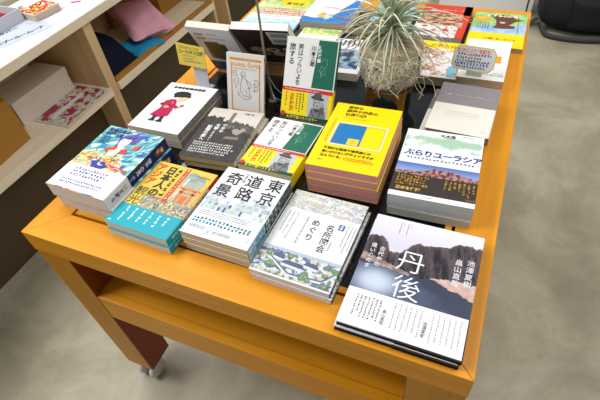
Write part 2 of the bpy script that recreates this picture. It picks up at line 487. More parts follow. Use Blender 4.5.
# --- landscape book, front right
def tango_art(c):
    W, L = c.W, c.H
    def sky(x, y): return mixc('D9D6E2', 'EDE9F2', (y - 180) / 60)
    c.grid(0, 170, W, L, 4, 14, sky)
    def water(x, y):
        t = fbm(x, y, .03, 3); k = math.exp(-(((x - 38) / 34) ** 2 + ((y - 92) / 24) ** 2) ** 1.5)
        base = mixc('5A6684', '323A50', (x - 40) / 90 + t * .5 + (y - 100) / 60)
        return mixc(base, 'CFDBEA', k * .95)
    c.grid(0, 60, W, 135, 40, 24, water)
    def rock(x, y):
        s = fbm(x * 1.2 + y * .25, y * .22, .07, 7) + .4 * fbm(x * 1.3, y * .5, .16, 9)
        rim = math.exp(-max(0, topy(x) - y) / 7.0)
        return mixc(mixc('17151D', '5A4E54', .42 + s * 1.2), '8A7468', rim * .45)
    top = [(0, 186), (12, 190), (26, 189), (36, 178), (44, 160), (60, 161), (72, 174), (80, 186), (90, 194), (100, 190), (120, 196), (140, 199), (152, 210), (170, 214), (185, 211), (196, 213)]
    def topy(x):
        for (xa, ya), (xb, yb) in zip(top, top[1:]):
            if xa <= x <= xb: return ya + (yb - ya) * (x - xa) / (xb - xa)
        return 200
    c.grid(0, 118, W, 216, 97, 80, lambda x, y: rock(x, y) if (y < topy(x) + 3 * fbm(x, 0, .15, 2) and y > 124 + 4 * fbm(x, 0, .05, 4)) else None)
    # shingle spit and beach
    
    c.grid(0, 112, 88, 150, 44, 19, lambda x, y: mixc('84736C', 'B59F92', .5 + fbm(x, y, .1, 1)) if 130 - x * .13 < y < 147 - x * .26 else None)
    def beach(x, y):
        lo = 124 - (x - 122) * .30 - 4 * fbm(x, 0, .05, 8); hi = 125 + min(8, (x - 118) * .2) + 2 * fbm(x, 0, .08, 6)
        if x < 118 or y < lo or y > hi: return None
        return mixc('C2A093', 'DDBFB0', .5 + fbm(x, y, .08, 5))
    c.grid(116, 76, W, 144, 40, 34, beach)
    c.text('丹', 60, 130, 50, 'F4F4F6', bold=-.02)
    c.text('後', 64, 76, 50, 'F4F4F6', bold=-.02)
    c.text('池澤夏樹', 180, 184, 13.5, 'F2F0F0', vertical=True, bold=-.012, step=1.08)
    c.text('畠山直哉', 161, 180, 13.5, 'F2F0F0', vertical=True, bold=-.012, step=1.08)
    c.text('古代史の', 31, 166, 10.5, 'ECEAEC', vertical=True, bold=.0, step=1.1)
    c.text('遠いこだま', 15, 170, 10.5, 'ECEAEC', vertical=True, bold=.0, step=1.1)
    for x in (49, 62): c.line([(x, L - 8), (x, L - 36)], .7, '8A8794')
    for x in (54, 67): c.line([(x, L - 8), (x, L - 22)], .5, 'A09DA8')
def tango_band(c):
    c.tiny(16, 12, 62, 58, 7, '5A585D', True, 3.4, .75, 3)
    c.tiny(78, 10, 128, 62, 6, '8C8A8D', True, 2.8, .9, 4, .12)
    c.tiny(138, 8, 188, 62, 6, '98969A', True, 2.8, .9, 5, .12)
    c.text('畠山直哉', 68, 44, 7, '8A888B', vertical=True, bold=0)
    c.text('池澤夏樹', 132, 44, 7, '8A888B', vertical=True, bold=0)
t = 12.6
b = book(194, 240, t, (.7029, .0135, Zt + t / 1000), R(-.4), cover='D9D6E2', spine='15161B', back='101116', pages='DAD8D2', hard=True,
         art=tango_art, band=69, band_col='F3F2F4', band_spine_col='17181C', band_art=tango_band, gloss=True)
m = MB(); m.box((.095, -.0011, t / 1000 - .0047), (.1938, .0003, t / 1000 - .0003)); m.box((.095, -.0011, .0), (.1938, .0003, .0022))
m.build('board_edge', newmat('black_board', .4, '101218')[0], b)['label'] = 'black cover board edge'
stack(b, 2, t, 'large landscape photo book with white paper band, top copy at front right corner', ['landscape photo book underneath, its edges showing at front right corner'], 'book', 'landscape photo books at the front right', offs=[(-3, -3)], seed=1)

# --- black and white townscape guide
def meisho_art(c):
    W, L = c.W, c.H
    c.rect(0, 0, W, L, 'ECEDEB')
    def eng(x, y):
        s = fbm(x * .4, y * 1.5, .06, 21); q = fbm(x * .45, y * 1.8, .10, 5)
        if abs(q) < .05 or abs(s - .1) < .02: return mixc('76787A', 'B5B2A6', random.random())
        if s > .3: return 'D2CCBA'
        if s < -.3: return 'C3CAD0'
        return mixc('E9E8E2', 'DFDDD2', .5 + s)
    c.grid(0, 162, W, L, 80, 40, eng)
    c.text('名所図会', 104, 143, 17.5, '202226', vertical=True, bold=-.004, step=.98)
    c.text('めぐり', 73, 147, 17.5, '202226', vertical=True, bold=.0, step=1.05)
    c.rect(118, 135, 129, 149, '2D62A0'); c.text('京都', 123.5, 148, 6, 'F0F2F6', vertical=True, bold=.01)
    c.tiny(132, 74, 153, 150, 3, '9C9EA2', True, 3, .7, 6, .12)
    c.tiny(9, 74, 36, 152, 3, '9C9EA2', True, 4, .7, 7, .12)
    c.tiny(50, 78, 58, 148, 1, '6C6E72', True, 3.2, .95, 8, .14)
    c.tiny(114, 78, 120, 104, 1, '8C8E92', True, 2.8, .95, 9, .14)
    def town(x, y):
        s = fbm(x * .8, y * 1.3, .05, 31); q = fbm(x * 1.2, y, .10, 33)
        if y > 55 + 3 * fbm(x, 0, .1, 3): return mixc('A8B7CF', 'C3CEDD', random.random())
        if q > .2: return mixc('5E7F5A', '86A372', random.random())
        if s > .16: return mixc('4E5A7E', '8590B0', random.random())
        if s < -.25: return 'CFC6B4'
        return mixc('E4E5E6', 'CBD1DA', .5 + q)
    c.grid(0, 4, W, 62, 78, 30, town)
    for cx, cy, rx in ((72, 34, 26), (104, 42, 16), (40, 44, 12)):
        c.poly([(cx - rx, cy - 2), (cx - rx * .6, cy + 6), (cx + rx * .6, cy + 5), (cx + rx, cy - 5)], '5C6488')
        c.poly([(cx - rx * .9, cy - 2), (cx + rx * .95, cy - 5), (cx + rx * .8, cy - 10), (cx - rx * .8, cy - 8)], 'DDDEE3')
    c.line([(24, 40), (70, 14), (132, 18), (150, 40)], 3.0, '6E7694'); c.line([(24, 37), (70, 10), (132, 14)], 3.0, 'E8E8EA')
    for x, y in ((30, 28), (36, 22), (28, 22), (96, 12), (102, 16), (108, 11), (134, 30), (140, 8), (20, 44), (60, 48)):
        c.ell(x, y, 6, 4.5, '6F8F5F', 8); c.ell(x + 1, y + 1.2, 3.5, 2.5, '93AD7C', 7)
def dotted_spine(c1, c2, base, seed):
    def f(c):
        rnd = random.Random(seed)
        c.rect(0, 0, c.W, c.H, base)
        c.k += 1; y = 3
        while y < c.H - 6:
            h = rnd.uniform(2, 6); x0 = rnd.uniform(.1, .35) * c.W
            c.rect(x0, y, x0 + c.W * rnd.uniform(.3, .6), y + h, rnd.choice((c1, c2)), up=False); y += h + rnd.uniform(1.5, 5)
    return f
t = 13
b = book(154, 210, t, (.5235, .0578, Zt + t / 1000), R(-1.5), cover='ECEDEB', spine='3A3A3A', back='E2E2E2', pages='E8E6E0', art=meisho_art,
         spine_art=dotted_spine('D9D8D0', '8D8A80', '3A3835', 3))
stack(b, 2, t, 'white guidebook with engraved town map and roofs, top copy beside landscape photo book', ['guidebook with engraved map underneath, its edges and dotted spine showing'], 'book', 'white engraved map guidebooks', offs=[(4, -1.5)], seed=2)

# --- Tokyo roads
def road_art(c):
    W, L = c.W, c.H
    c.rect(0, 0, W, L, 'F0F2F1')
    def city(x, y):
        bw = 7; i = int(x / bw); r1 = random.Random(i * 7 + int(y / 11) * 13).random(); v = noise.noise(Vector((i * .9, y * .05, 3)))
        fade = max(0, min(1, (118 - y) / 30)) if x < 75 else max(0, min(1, (128 - y) / 22))
        col = '5B66A0' if r1 > .86 else '8FA6B2' if r1 > .6 else 'A9BCAC' if r1 > .4 else 'D5DFDC'
        if (y % 11) < 1.4: col = 'C9D4D4'
        return mixc('F0F2F1', col, fade * (.75 + .3 * v))
    c.grid(2, 66, W - 2, 132, 48, 40, city)
    c.poly([(2, 66), (10, 66), (20, 150), (17, 150)], 'BCCFCC'); c.poly([(18, 66), (22, 66), (26, 140), (24, 140)], 'C8D8D4')
    for x, y, h in ((40, 68, 10), (52, 66, 14), (88, 68, 12), (60, 80, 9)): c.rect(x, y, x + 5, y + h, '59629A')
    for s_, x, y in (('東', 107, 152), ('京', 105, 114), ('道', 61, 150), ('路', 57, 112), ('奇', 16, 147), ('景', 9, 109)):
        c.text(s_, x - 2, y - 2, 37, '101013', bold=-.006, shear=-.05)
    c.text('川本三郎', 54, 181, 7, '7C8488', vertical=True, bold=0)
def road_band(c):
    c.tiny(10, 50, 128, 64, 3, '3E4448', False, 3.0, .9, 12, .16)
    c.tiny(6, 29, 138, 45, 2, '2BA2C2', False, 6.4, .95, 13, .2)
    c.line([(47, 22), (60, 6)], 1.3, '58BCD2'); c.line([(60, 22), (47, 6)], 1.3, '58BCD2')
    c.tiny(10, 16, 44, 24, 2, '4A5054', False, 3, 1, 14); c.tiny(64, 12, 104, 20, 2, '4A5054', False, 3, 1, 15)
    c.ell(134, 20, 4, 5, '9AD4E0', 12); c.ell(132.6, 20, 3.4, 4.4, 'F6F6F4', 12)
t = 16.5
b = book(146, 188, t, (.3701, .0788, Zt + 2 * t / 1000), R(-1.0), cover='F0F2F1', spine='8B9792', back='E6E6E2', pages='D9C9A2', art=road_art,
         spine_art=dotted_spine('E6E8E2', '30343A', '74817C', 5), band=66, band_col='F4F5F4', band_art=road_band, band_spine_col='A9D3DA', band_spine=dotted_spine('3C8FA4', 'F0F4F4', '9FC8D2', 6))
stack(b, 3, t, 'white road photo book with six big black characters, topmost of its stack', ['white road photo book second in its stack, cream page edges showing', 'white road photo book lowest in its stack, lying on the table rim'], 'book', 'white road photo books', seed=3, jit=1.6)

# --- yellow Asia book with teal band
def asia_art(c):
    W, L = c.W, c.H
    c.rect(0, 0, W, L, 'E6C548')
    def crowd(x, y):
        s = fbm(x, y, .07, 41); q = fbm(x, y, .14, 44)
        cols = ('7D999A', 'CDB870', 'B97C2C', 'D6CDAA', '456880', '9C927A')
        return cols[int((s + .5) * 5.9 + q * 2.5) % 6]
    c.grid(0, 50, W, 92, 60, 18, crowd)
    c.grid(92, 88, W - 10, 160, 26, 30, lambda x, y: mixc('CBBE8E', '9DB0A8', .5 + fbm(x, y, .12, 6)))
    for cx, cy, r_ in ((104, 168, 14), (124, 160, 15), (110, 152, 12)): c.ell(cx, cy, r_, r_ * .8, '8FA09C', 16); c.rect(cx - r_, cy - 22, cx + r_, cy, 'A9B2A2')
    c.line([(100, 160), (96, 100)], 4, 'DDE2D6')
    O = 'E4802C'
    c.rect(94, 128, 146, 134, O); c.rect(98, 118, 142, 122, O, up=False); c.rect(102, 90, 108, 130, O, up=False); c.rect(130, 90, 136, 130, O, up=False); c.rect(112, 90, 126, 112, 'D9762A', up=False)
    c.line([(150, 150), (146, 92)], 2, 'E79A52')
    c.poly([(78, 186), (88, 186), (88, 84), (78, 84)], 'DA3B33'); c.tiny(80, 88, 86, 184, 1, 'F3E3C0', True, 5, 1, 19, .18)
    c.rect(5, 56, 35, 112, 'E6C548')
    c.text('アジア', 18, 184, 24, 'E2571E', vertical=True, bold=.015, step=.92)
    c.text('日本人の', 47, 182, 25, '2C2410', vertical=True, bold=.01, step=.92)
    c.text('観光', 20, 110, 27, '2C2410', vertical=True, bold=-.008, step=.98)
    c.tiny(60, 90, 74, 180, 1, '7A6420', True, 11, 1, 20, .14)
    c.tiny(112, 168, 148, 176, 1, '6A5A20', False, 4, 1, 21)
def asia_band(c):
    c.tiny(16, 8, 134, 50, 6, 'D2F2F4', True, 6.2, .7, 23, .2)
    c.rect(4, 6, 11, 9, 'BDEBEE')
def asia_spine(c):
    c.rect(0, 0, c.W, c.H, 'D9CFC0'); c.rect(0, 150, c.W, c.H, 'C43A2E')
    c.text('日本人のアジア観光', c.W / 2, 142, 10, '6A2A22', vertical=True, bold=.02, step=.95)
t = 19
b = book(152, 190, t, (.1979, .0604, Zt + t / 1000), R(-1.6), cover='EDC83A', spine='D9CFC0', pages='E0DCCF', art=asia_art, spine_art=asia_spine,
         band=56, band_col='12A9B8', band_art=asia_band, band_spine_col='0FA0AF', band_spine=lambda c: c.text('観光の眼', c.W / 2, 50, 9, 'BDEBEE', vertical=True, bold=.02))
stack(b, 2, t, 'yellow travel book with bright teal paper band, upper of two', ['lower copy of the yellow travel book with teal band'], 'book', 'yellow travel books with teal bands', seed=4, offs=[(2.5, -3)])

# --- blue painted fantasy book
def blue_art(c):
    W, L = c.W, c.H
    def sea(x, y):
        a = fbm(x + 20 * fbm(x, y, .02, 1), y, .022, 11); q = noise.noise(Vector(((x + y) * .03, (y - x * .6) * .09, 2)))
        if y < 118 + 12 * fbm(x, 0, .05, 9) and x < 125 - max(0, (y - 100)) * 1.2:
            k = fbm(x * .5, y * 1.3, .07, 17)
            cols = ('E0712F', 'EBC33C', 'D9DB5B', 'F0E6C8', '7FC3B4', 'E04A2C', 'F2D55A', 'C7DDD8')
            return cols[int((k + .6) * 7) % 8]
        base = mixc('3E9DB4', '8CCDB4', .5 + a * 1.6)
        if q > .22 and x > 60: return mixc(base, '1E5FB4', (q - .22) * 7)
        if q < -.2: return mixc(base, 'F2FAF6', (-q - .2) * 6)
        return base
    c.grid(0, 72, W, L, 110, 90, sea)
    rr = random.Random(41)
    c.k += 1
    for i in range(70):
        x = rr.uniform(2, 150); y = rr.uniform(112, 204); ln = rr.uniform(14, 38); a = R(rr.uniform(18, 52)); q = rr.uniform(.1, .5)
        pts = [(min(158, max(1, x + ln * k / 5 * math.cos(a + q * k / 5))), min(208, max(100, y + ln * k / 5 * math.sin(a + q * k / 5 - .4)))) for k in range(6)]
        c.k += .02; c.line(pts, rr.uniform(1.2, 4), rr.choice(('EAF6F0', '2A62B0', '1F9AA8', '7CC6A8', '2A7FC0', 'BFE4D6', '3A4FA6')), up=False)
    for i in range(60):
        x = rr.uniform(1, 100); y = rr.uniform(84, 122); ln = rr.uniform(4, 13)
        c.k += .02; c.line([(x, y), (x + ln, y + rr.uniform(-2, 9))], rr.uniform(1.5, 4), rr.choice(('D8502A', 'EBB030', 'E8DC60', 'F4EAD0', '3E9FA8', '3A52A8', 'C83A2A', '7AB86A')), up=False)
    c.k = int(c.k) + 1
    # hair, face, robe
    P_ = '5A4FA8'
    c.poly([(58, 176), (64, 150), (60, 132), (70, 140), (74, 170), (80, 184)], '4F4AA0')
    c.ell(88, 180, 26, 17, P_, 22, rotd=18); c.ell(104, 190, 16, 9, '6A62C0', 14, rotd=40); c.ell(70, 172, 8, 18, P_, 14, rotd=-14)
    c.ell(79, 167, 13, 18, 'F6F1EE', 20, rotd=-14); c.poly([(72, 152), (90, 152), (94, 134), (74, 134)], 'F3E4DA')
    c.ell(86, 184, 18, 6, '3B3590', 14, rotd=14)
    for k in range(6): c.line([(70 + k * 7, 178 + k * 2), (82 + k * 7, 190 + k), (98 + k * 5, 186 + k * 2)], 1.2, '2F2A80' if k % 2 else '8F86D0')
    c.line([(73, 168), (78, 169)], 1.4, '3A3560'); c.line([(84, 170), (90, 171)], 1.4, '3A3560'); c.line([(76, 157), (82, 157)], 1.4, 'D8563E')
    c.poly([(46, 132), (70, 150), (76, 142), (58, 124)], 'E2492F'); c.poly([(88, 142), (104, 146), (108, 130), (92, 128)], 'D93F2A')
    c.poly([(62, 132), (90, 140), (88, 116), (66, 112)], 'F2E2C6'); c.poly([(116, 160), (128, 168), (126, 150), (112, 148)], 'E6502F')
    # blue whale shape and red band below
    c.poly([(48, 90), (66, 96), (86, 90), (96, 82), (84, 74), (60, 74)], '2F3FA6'); c.ell(76, 88, 8, 6, 'E9F0F4', 14); c.ell(79, 90, 7, 5, '2F3FA6', 12)
    c.poly([(92, 92), (150, 86), (150, 78), (96, 82)], 'D8504E')
    c.line([(96, 88), (110, 80), (124, 86), (140, 79)], 2, 'F0C8B8')
    c.text('語鬼の森と', 10, 192, 12.5, '18256A', bold=.012); c.text('学怪の鬼', 11, 178, 12.5, '18256A', bold=.012)
    c.tiny(12, 146, 42, 174, 4, '2F4C8A', False, 5, .8, 33, .16)
def blue_band(c):
    c.tiny(30, 38, 130, 66, 3, '3A3A8A', False, 6.6, .8, 34, .16)
    c.tiny(20, 14, 140, 30, 2, '44449A', False, 5, .95, 35, .16)
    c.frame(14, 10, 146, 33, .4, 'C9CCE0')
    rnd = random.Random(3); c.k += 1
    x = 6
    while x < 130:
        w_ = rnd.uniform(3, 12); c.rect(x, 0, x + w_, 2.6, rnd.choice(('E0A93A', 'D8503A', '2E9FA8', '2F4FA6', 'E9C65A')), up=False); x += w_
def blue_spine(c):
    c.text('学怪の鬼', c.W / 2, 150, 14, 'D6DAEA', vertical=True, bold=.02, step=.9)
    c.text('森と', c.W / 2, 92, 9, 'C0C6DE', vertical=True, bold=.01)
    c.ell(c.W / 2, 180, 9, 16, '8C4A34', 14); c.ell(c.W / 2 + 2, 190, 6, 7, 'E2C2A6', 12); c.ell(c.W / 2 - 3, 176, 5, 6, 'D0A088', 10); c.ell(c.W / 2 + 1, 196, 6, 4, '5A2F24', 10)
t = 33
b = book(160, 210, t, (.0276, .0909, Zt + t / 1000), R(-1.5), cover='6BB7C4', spine='1D2A5E', pages='DDD8CC', art=blue_art, spine_art=blue_spine,
         band=73, band_col='F2F1F4', band_art=blue_band, band_spine_col='ECEAE6', band_spine=lambda c: c.text('いま蘇る', c.W / 2, 66, 13, '2A2A40', vertical=True, bold=.0), hard=False)
stack(b, 2, t, 'thick blue and green painted fantasy novel with white band, upper of two', ['lower copy of the thick painted fantasy novel'], 'book', 'thick painted fantasy novels', seed=5, offs=[(6, 2)])

# --- white book with lady in crimson coat
def lady_art(c):
    W, L = c.W, c.H
    c.rect(0, 0, W, L, 'F3F2EF')
    for i, ch in enumerate('CADCADOO'):
        x = 27 + i * 12.2; c.ell(x, 180 + i * .3, 6.2, 5.4, INK, 12, rotd=-14)
        if ch in 'CDO': c.ell(x + (2.0 if ch == 'C' else .4), 180.6, 1.0, 1.8, 'F3F2EF', 8)
        else: c.poly([(x - 1.2, 175), (x + 1.2, 175), (x, 178)], 'F3F2EF')
    c.ell(76, 140, 17, 14, 'EFC79A', 20); c.poly([(62, 132), (76, 124), (84, 128), (70, 118)], 'EFC79A')
    c.ell(66, 152, 25, 14, '232325', 22, rotd=6); c.poly([(42, 150), (50, 134), (62, 140), (88, 146), (90, 154)], '232325'); c.ell(88, 146, 8, 5, '232325', 10)
    CR = 'B8144A'
    c.poly([(48, 126), (62, 128), (70, 116), (74, 98), (80, 60), (66, 50), (50, 48), (30, 52), (40, 84), (38, 104)], CR)
    c.poly([(60, 112), (86, 100), (84, 92), (58, 96)], CR); c.poly([(38, 118), (50, 126), (46, 100), (32, 98)], 'B01848')
    c.poly([(52, 100), (60, 104), (62, 94), (54, 88)], '23222A'); c.poly([(30, 104), (38, 108), (38, 98), (31, 96)], '23222A')
    c.ell(54, 92, 8, 6, 'D9A860', 14); c.ell(88, 98, 4, 3.5, 'EFC79A', 10)
    c.ell(92, 105, 5, 4.5, 'D9577E', 12); c.ell(95, 108, 3, 3, 'C83A68', 10); c.line([(90, 101), (84, 84)], .9, '5F8A50')
    for k in range(4): c.ell(78 + k * 2, 72 + k * 8, 2, 2, '8A6A3A', 6)
    c.line([(56, 116), (66, 110), (58, 108)], 1, 'F0B0C0')
    for x in (44, 66): c.rect(x, 38, x + 8, 52, '23222A'); c.poly([(x - 6, 34), (x + 8, 40), (x + 14, 32), (x - 2, 30)], '1C1B20')
    c.tiny(108, 96, 130, 156, 2, '9A9894', True, 2.4, .9, 51, .14); c.line([(100, 162), (130, 162), (130, 100)], .4, 'A8A6A0')
    c.line([(18, 60), (24, 120)], .5, 'C4C2BE'); c.line([(84, 30), (112, 24)], .5, 'C0BEBA')
def grey_spine(c):
    def f(x, y): return mixc('6B655B', '9A9284', .5 + 1.2 * fbm(x * 2, y, .16, 61))
    c.grid(0, 0, c.W, c.H, 8, 90, f)
t = 22
b = book(148, 199, t, (.0459, .336, Zt + t / 1000), R(.4), cover='F3F2EF', spine='7A7468', pages='B9B2A2', art=lady_art, spine_art=grey_spine, gloss=False)
stack(b, 2, t, 'white book showing a figure in a crimson coat with a flower, upper copy', ['lower copy of the crimson coat book'], 'book', 'white books with the crimson coat figure', seed=6, jit=1.5)

# --- dark grey photo book
def dark_art(c):
    W, L = c.W, c.H
    def ph(x, y):
        hz = 142 + (12 if x < 48 else -2 if x < 80 else 2) + 9 * fbm(x, 0, .09, 71) - max(0, x - 80) * .25
        if y > hz and not (62 < x < 72 and y < 176): return mixc('D6CEC2', 'C9C0B2', (y - 150) / 60)
        if 62 < x < 72 and y > hz: return '7B7266'
        g_ = fbm(x, y, .08, 72)
        if y > hz - 26 and x > 60: return mixc('4E4A46', '7A7268', .35 + g_)
        return mixc('3E3C3A', '4A4744', .5 + g_)
    c.grid(0, 0, W, L, 70, 95, ph)
    c.ell(100, 108, 13, 8, 'A79C90', 16); c.ell(112, 113, 9, 7, 'A79C90', 14); c.poly([(88, 108), (120, 112), (106, 92), (94, 96)], 'A79C90')
    c.ell(104, 116, 4, 4, '4A4744', 8); c.poly([(78, 74), (116, 76), (114, 86), (82, 84)], '847B70')
    c.text('郊外の', 62, 128, 11.5, 'EDEBE8', vertical=True, bold=.02, step=.95)
    c.text('文学', 45, 126, 12.5, 'EDEBE8', vertical=True, bold=.02, step=1.0); c.text('誌をあるく', 45, 98, 7.5, 'DDDBD8', vertical=True, bold=.01)
    c.text('記憶の底へ', 26, 118, 12.5, 'EDEBE8', vertical=True, bold=.02, step=.95)
    c.tiny(12, 14, 124, 56, 5, 'D6D4D0', False, 5.2, .9, 73, .2)
    c.text('海野 弘', 92, 172, 8, '6B655E', bold=.0)
def cream_spine(c):
    c.grid(0, 0, c.W, c.H, 6, 60, lambda x, y: mixc('D8CFB8', '8D8672', max(0, 2.2 * fbm(x * 2, y, .1, 81))))
t = 16
b = book(140, 188, t, (.2255, .2866, Zt + t / 1000), R(4.2), cover='45423F', spine='CFC6AE', pages='BFA878', art=dark_art, spine_art=cream_spine, gloss=False)
stack(b, 2, t, 'dark grey book with pale sky photo and white lettering, upper copy', ['lower copy of the dark grey photo book, pushed to the right'], 'book', 'dark grey photo books', seed=7, offs=[(7, 2)])

# --- green and white selection book: one lying, one standing
def otoko_art(c):
    W, L = c.W, c.H
    c.rect(0, 0, W, L, 'F2F0E9'); c.poly([(72, 78), (W - 2.5, 78), (W - 2.5, L - 3), (80, L - 3)], '1D6B55')
    c.text('男はつらいよを', 37, 174, 14.5, '24241F', vertical=True, bold=.0, step=.92)
    c.text('旅する', 16, 174, 16.5, '24241F', vertical=True, bold=.0, step=.98)
    c.text('川本三郎', 69, 172, 12, '24241F', vertical=True, bold=.012, step=.95)
    c.line([(60, 172), (60, 128)], .4, '8A887F')
    c.text('新潮選書', 84, 174, 9.5, 'E8F0EA', vertical=True, bold=.01, step=1.0)
    c.line([(92, 138), (97, 146), (104, 144), (106, 132), (100, 124), (92, 130), (88, 118), (96, 110), (103, 112), (101, 122)], .8, '8FC0AE')
    c.line([(95, 122), (92, 104)], .8, 'BFD8CC')
def otoko_band(c):
    W = c.W; H = c.H
    c.rect(0, 10, W, H, 'FCE21E'); c.rect(0, 0, W, 10.5, '1E4A34')
    c.rect(0, H - 9, W, H, 'D9342B'); c.tiny(6, H - 7, 96, H - 2.5, 1, 'F4DCD0', False, 3.2, 1, 91, .2)
    c.rect(68, 10, 118, H - 9, 'C4C6C8')
    c.tiny(36, 16, 60, 62, 3, '3A382A', True, 4.2, .8, 92, .16)
    c.text('小林信彦', 27, 62, 11, 'E0601E', vertical=True, bold=.03, step=.95)
    c.tiny(8, 22, 16, 62, 1, 'D9782A', True, 5, .9, 93, .16)
    # drawing of a man in a hat, hand at his chin
    G = '3A3C3E'
    c.poly([(72, 10), (78, 30), (90, 38), (104, 34), (114, 24), (116, 10)], '7E8284'); c.ell(93, 44, 10, 13, 'B4B6B6', 16)
    c.ell(92, 56, 17, 4, G, 16, rotd=-6); c.ell(92, 61, 10, 8, '55585A', 14); c.ell(89, 47, 2.2, 1, G, 8); c.ell(97, 47, 2.2, 1, G, 8)
    c.line([(88, 38), (97, 37)], 1.2, G); c.ell(104, 42, 5, 7, 'A8AAAA', 10); c.poly([(100, 36), (110, 38), (112, 22), (102, 20)], '66696B')
    c.line([(78, 30), (86, 12)], 1.4, G); c.line([(104, 32), (98, 12)], 1.4, G); c.line([(84, 36), (84, 52)], 1.2, G); c.ell(93, 28, 7, 4, '4A4C4E', 10)
    c.ell(7, 11, 6, 6, 'D23A2E', 16); c.text('新潮選書ベストセラー', 18, 2.2, 8, 'D8C84A', bold=.02)
def otoko_spine(c): c.rect(0, 78, c.W, c.H - 2, '1D6B55')
t = 16
kw = dict(cover='F2F0E9', spine='F2F0E9', pages='E6DFCB', art=otoko_art, spine_art=otoko_spine, band=75, band_col='FCE21E', band_art=otoko_band, band_spine_col='FCE21E')
b = book(132, 182, t, (.3747, .2956, Zt + t / 1000), R(-1.7), **kw)
stack(b, 2, t, 'white and green paperback with yellow band lying flat, upper of its stack', ['lower copy of the flat white and green paperback'], 'book', 'flat white and green paperbacks', seed=8, jit=1)
def upright(bk, x, y, z, lean, Tm):
    """stand a book up, its front towards the viewer, leaning back; the back foot of the book touches z"""
    bk.rotation_euler = (R(90 - lean), 0, bk.rotation_euler.z)
    bk.location = (x, y + Tm * math.cos(R(lean)), z)
    return bk
b = book(128, 188, 15, (0, 0, 0), 0, **kw)
upright(b, .391, .489, Zt + .020, 30, .015)
tag(b, 'white and green paperback standing upright on a stand behind its flat stack', 'book')
STAND_OT = b

# --- yellow border atlas
def yel_art(c):
    W, L = c.W, c.H
    Y = 'FFDE00'
    c.rect(0, 0, W, L, Y)
    K = '241E08'
    c.text('奇妙な', 30, 203, 12, K, bold=.02); c.text('国境や境界の', 30, 189, 12, K, bold=.02); c.text('世界地図', 30, 175, 12, K, bold=.02)
    c.tiny(30, 163, 96, 169, 1, '8A741A', False, 3, .9, 101, .12)
    c.frame(23, 72, 136, 150, 3.5, 'F3E9C8'); c.frame(26.5, 75.5, 132.5, 146.5, .8, 'D8902C')
    c.rect(28, 77, 90, 145, '1F78B8'); c.rect(62, 77, 86, 98, 'F2D01A'); c.frame(62, 77, 86, 98, 1, 'E8D9A0')
    c.tiny(33, 138, 36, 141, 1, 'E8F0F8', False, 2.4, 1, 102); c.tiny(95, 138, 98, 141, 1, K, False, 2.4, 1, 103); c.tiny(72, 90, 75, 93, 1, K, False, 2.4, 1, 104)
    c.tiny(13, 74, 18, 160, 1, 'E8862A', True, 3.6, 1, 105, .16)
    c.text('不思議な国境や境界線には', 20, 56, 8.4, K, bold=.01); c.text('思いがけない歴史とドラマが', 20, 44, 8.4, K, bold=.01); c.text('潜んでいる。', 20, 32, 8.4, K, bold=.01)
    c.tiny(70, 28, 136, 38, 2, 'E2702A', False, 3.4, .9, 106, .16); c.tiny(20, 18, 34, 23, 1, K, False, 3, 1, 107)
t = 18.4
b = book(150, 220, t, (.5384, .298, Zt + 3 * t / 1000), R(1.3), cover='FFDE00', spine='FCD600', pages='E09A98', left=True, art=yel_art)
stack(b, 4, t, 'yellow atlas with blue and yellow rectangles, topmost of the pink edged pile', ['yellow atlas second from the top of its pink edged pile', 'yellow atlas third from the top of its pink edged pile', 'yellow atlas at the bottom of its pink edged pile'], 'book', 'yellow atlases with pink page edges', seed=9, jit=2.2)

# --- Eurasia travel book
def eura_art(c):
    W, L = c.W, c.H
    c.rect(0, 86, W, L, 'F3F6F4')
    def mp_(x, y):
        s = fbm(x, y * 1.3, .028, 111)
        if y < 150: return None
        return mixc('E2EFE2', 'A9D0B2', .3 + s * 3.2) if s > -.06 else None
    c.grid(2, 148, W - 2, L - 4, 60, 26, mp_)
    c.line([(14, 188), (30, 196), (44, 184), (70, 178), (92, 184), (108, 174), (130, 180), (150, 172)], .8, 'E6A890')
    c.text('大木茂', 70, 194, 10.5, '1A1C1E', bold=.02)
    c.text('ぶらりユーラシア', 7, 125, 20.5, '12348C', bold=.02, step=.93)
    c.tiny(14, 112, 154, 120, 1, '8A97A6', False, 6, .95, 112, .16)
def eura_band(c):
    W = c.W; H = c.H
    c.grid(0, 60, W, H, 4, 16, lambda x, y: mixc('A9BBE0', '5A78BC', (y - 66) / 30))
    def mt(x, y):
        hz = 72 + 18 * math.exp(-((x - 92) / 44) ** 2) + 5 * fbm(x, 0, .06, 5) + 2 * fbm(x, 0, .25, 6)
        if y > hz: return None
        s = fbm(x * 1.1, y, .13, 8)
        return mixc('5A3444', 'C08A7C', .5 + s * 1.6)
    c.grid(0, 60, W, 98, 82, 34, mt)
    c.rect(0, 13, W, 65, '3A322E')
    c.rect(0, 0, W, 13, 'F2F1EE'); c.tiny(70, 5, 84, 9, 1, '5A5855', False, 3, 1, 120)
    c.tiny(8, 32, 72, 62, 4, 'DFA93A', False, 5, .8, 121, .2); c.text('日本を行脚', 10, 20, 9.5, 'E6B244', bold=.02)
    c.tiny(96, 22, 156, 60, 7, 'D9A43A', True, 4.6, .55, 122, .2); c.tiny(140, 16, 158, 21, 1, 'D9A43A', False, 3.6, 1, 123)
t1 = 32
b1 = book(158, 210, t1, (.7127, .2839, Zt + .020), R(2.3), cover='F3F6F4', spine='E6E8E8', pages='CFCFCB', left=True, art=eura_art, band=99, band_col='3A322E', band_art=eura_band, band_spine_col='3A322E', hard=False)
tag(b1, 'thick travel book with blue title over a rocky mountain photo', 'book')
b2 = book(156, 208, 19.3, (.7135, .2830, Zt), R(1.6), cover='D9D6CC', spine='C9C4B6', pages='C9C4B2', left=True, gloss=False)
tag(b2, 'pale book lying directly under the thick mountain photo travel book', 'book')

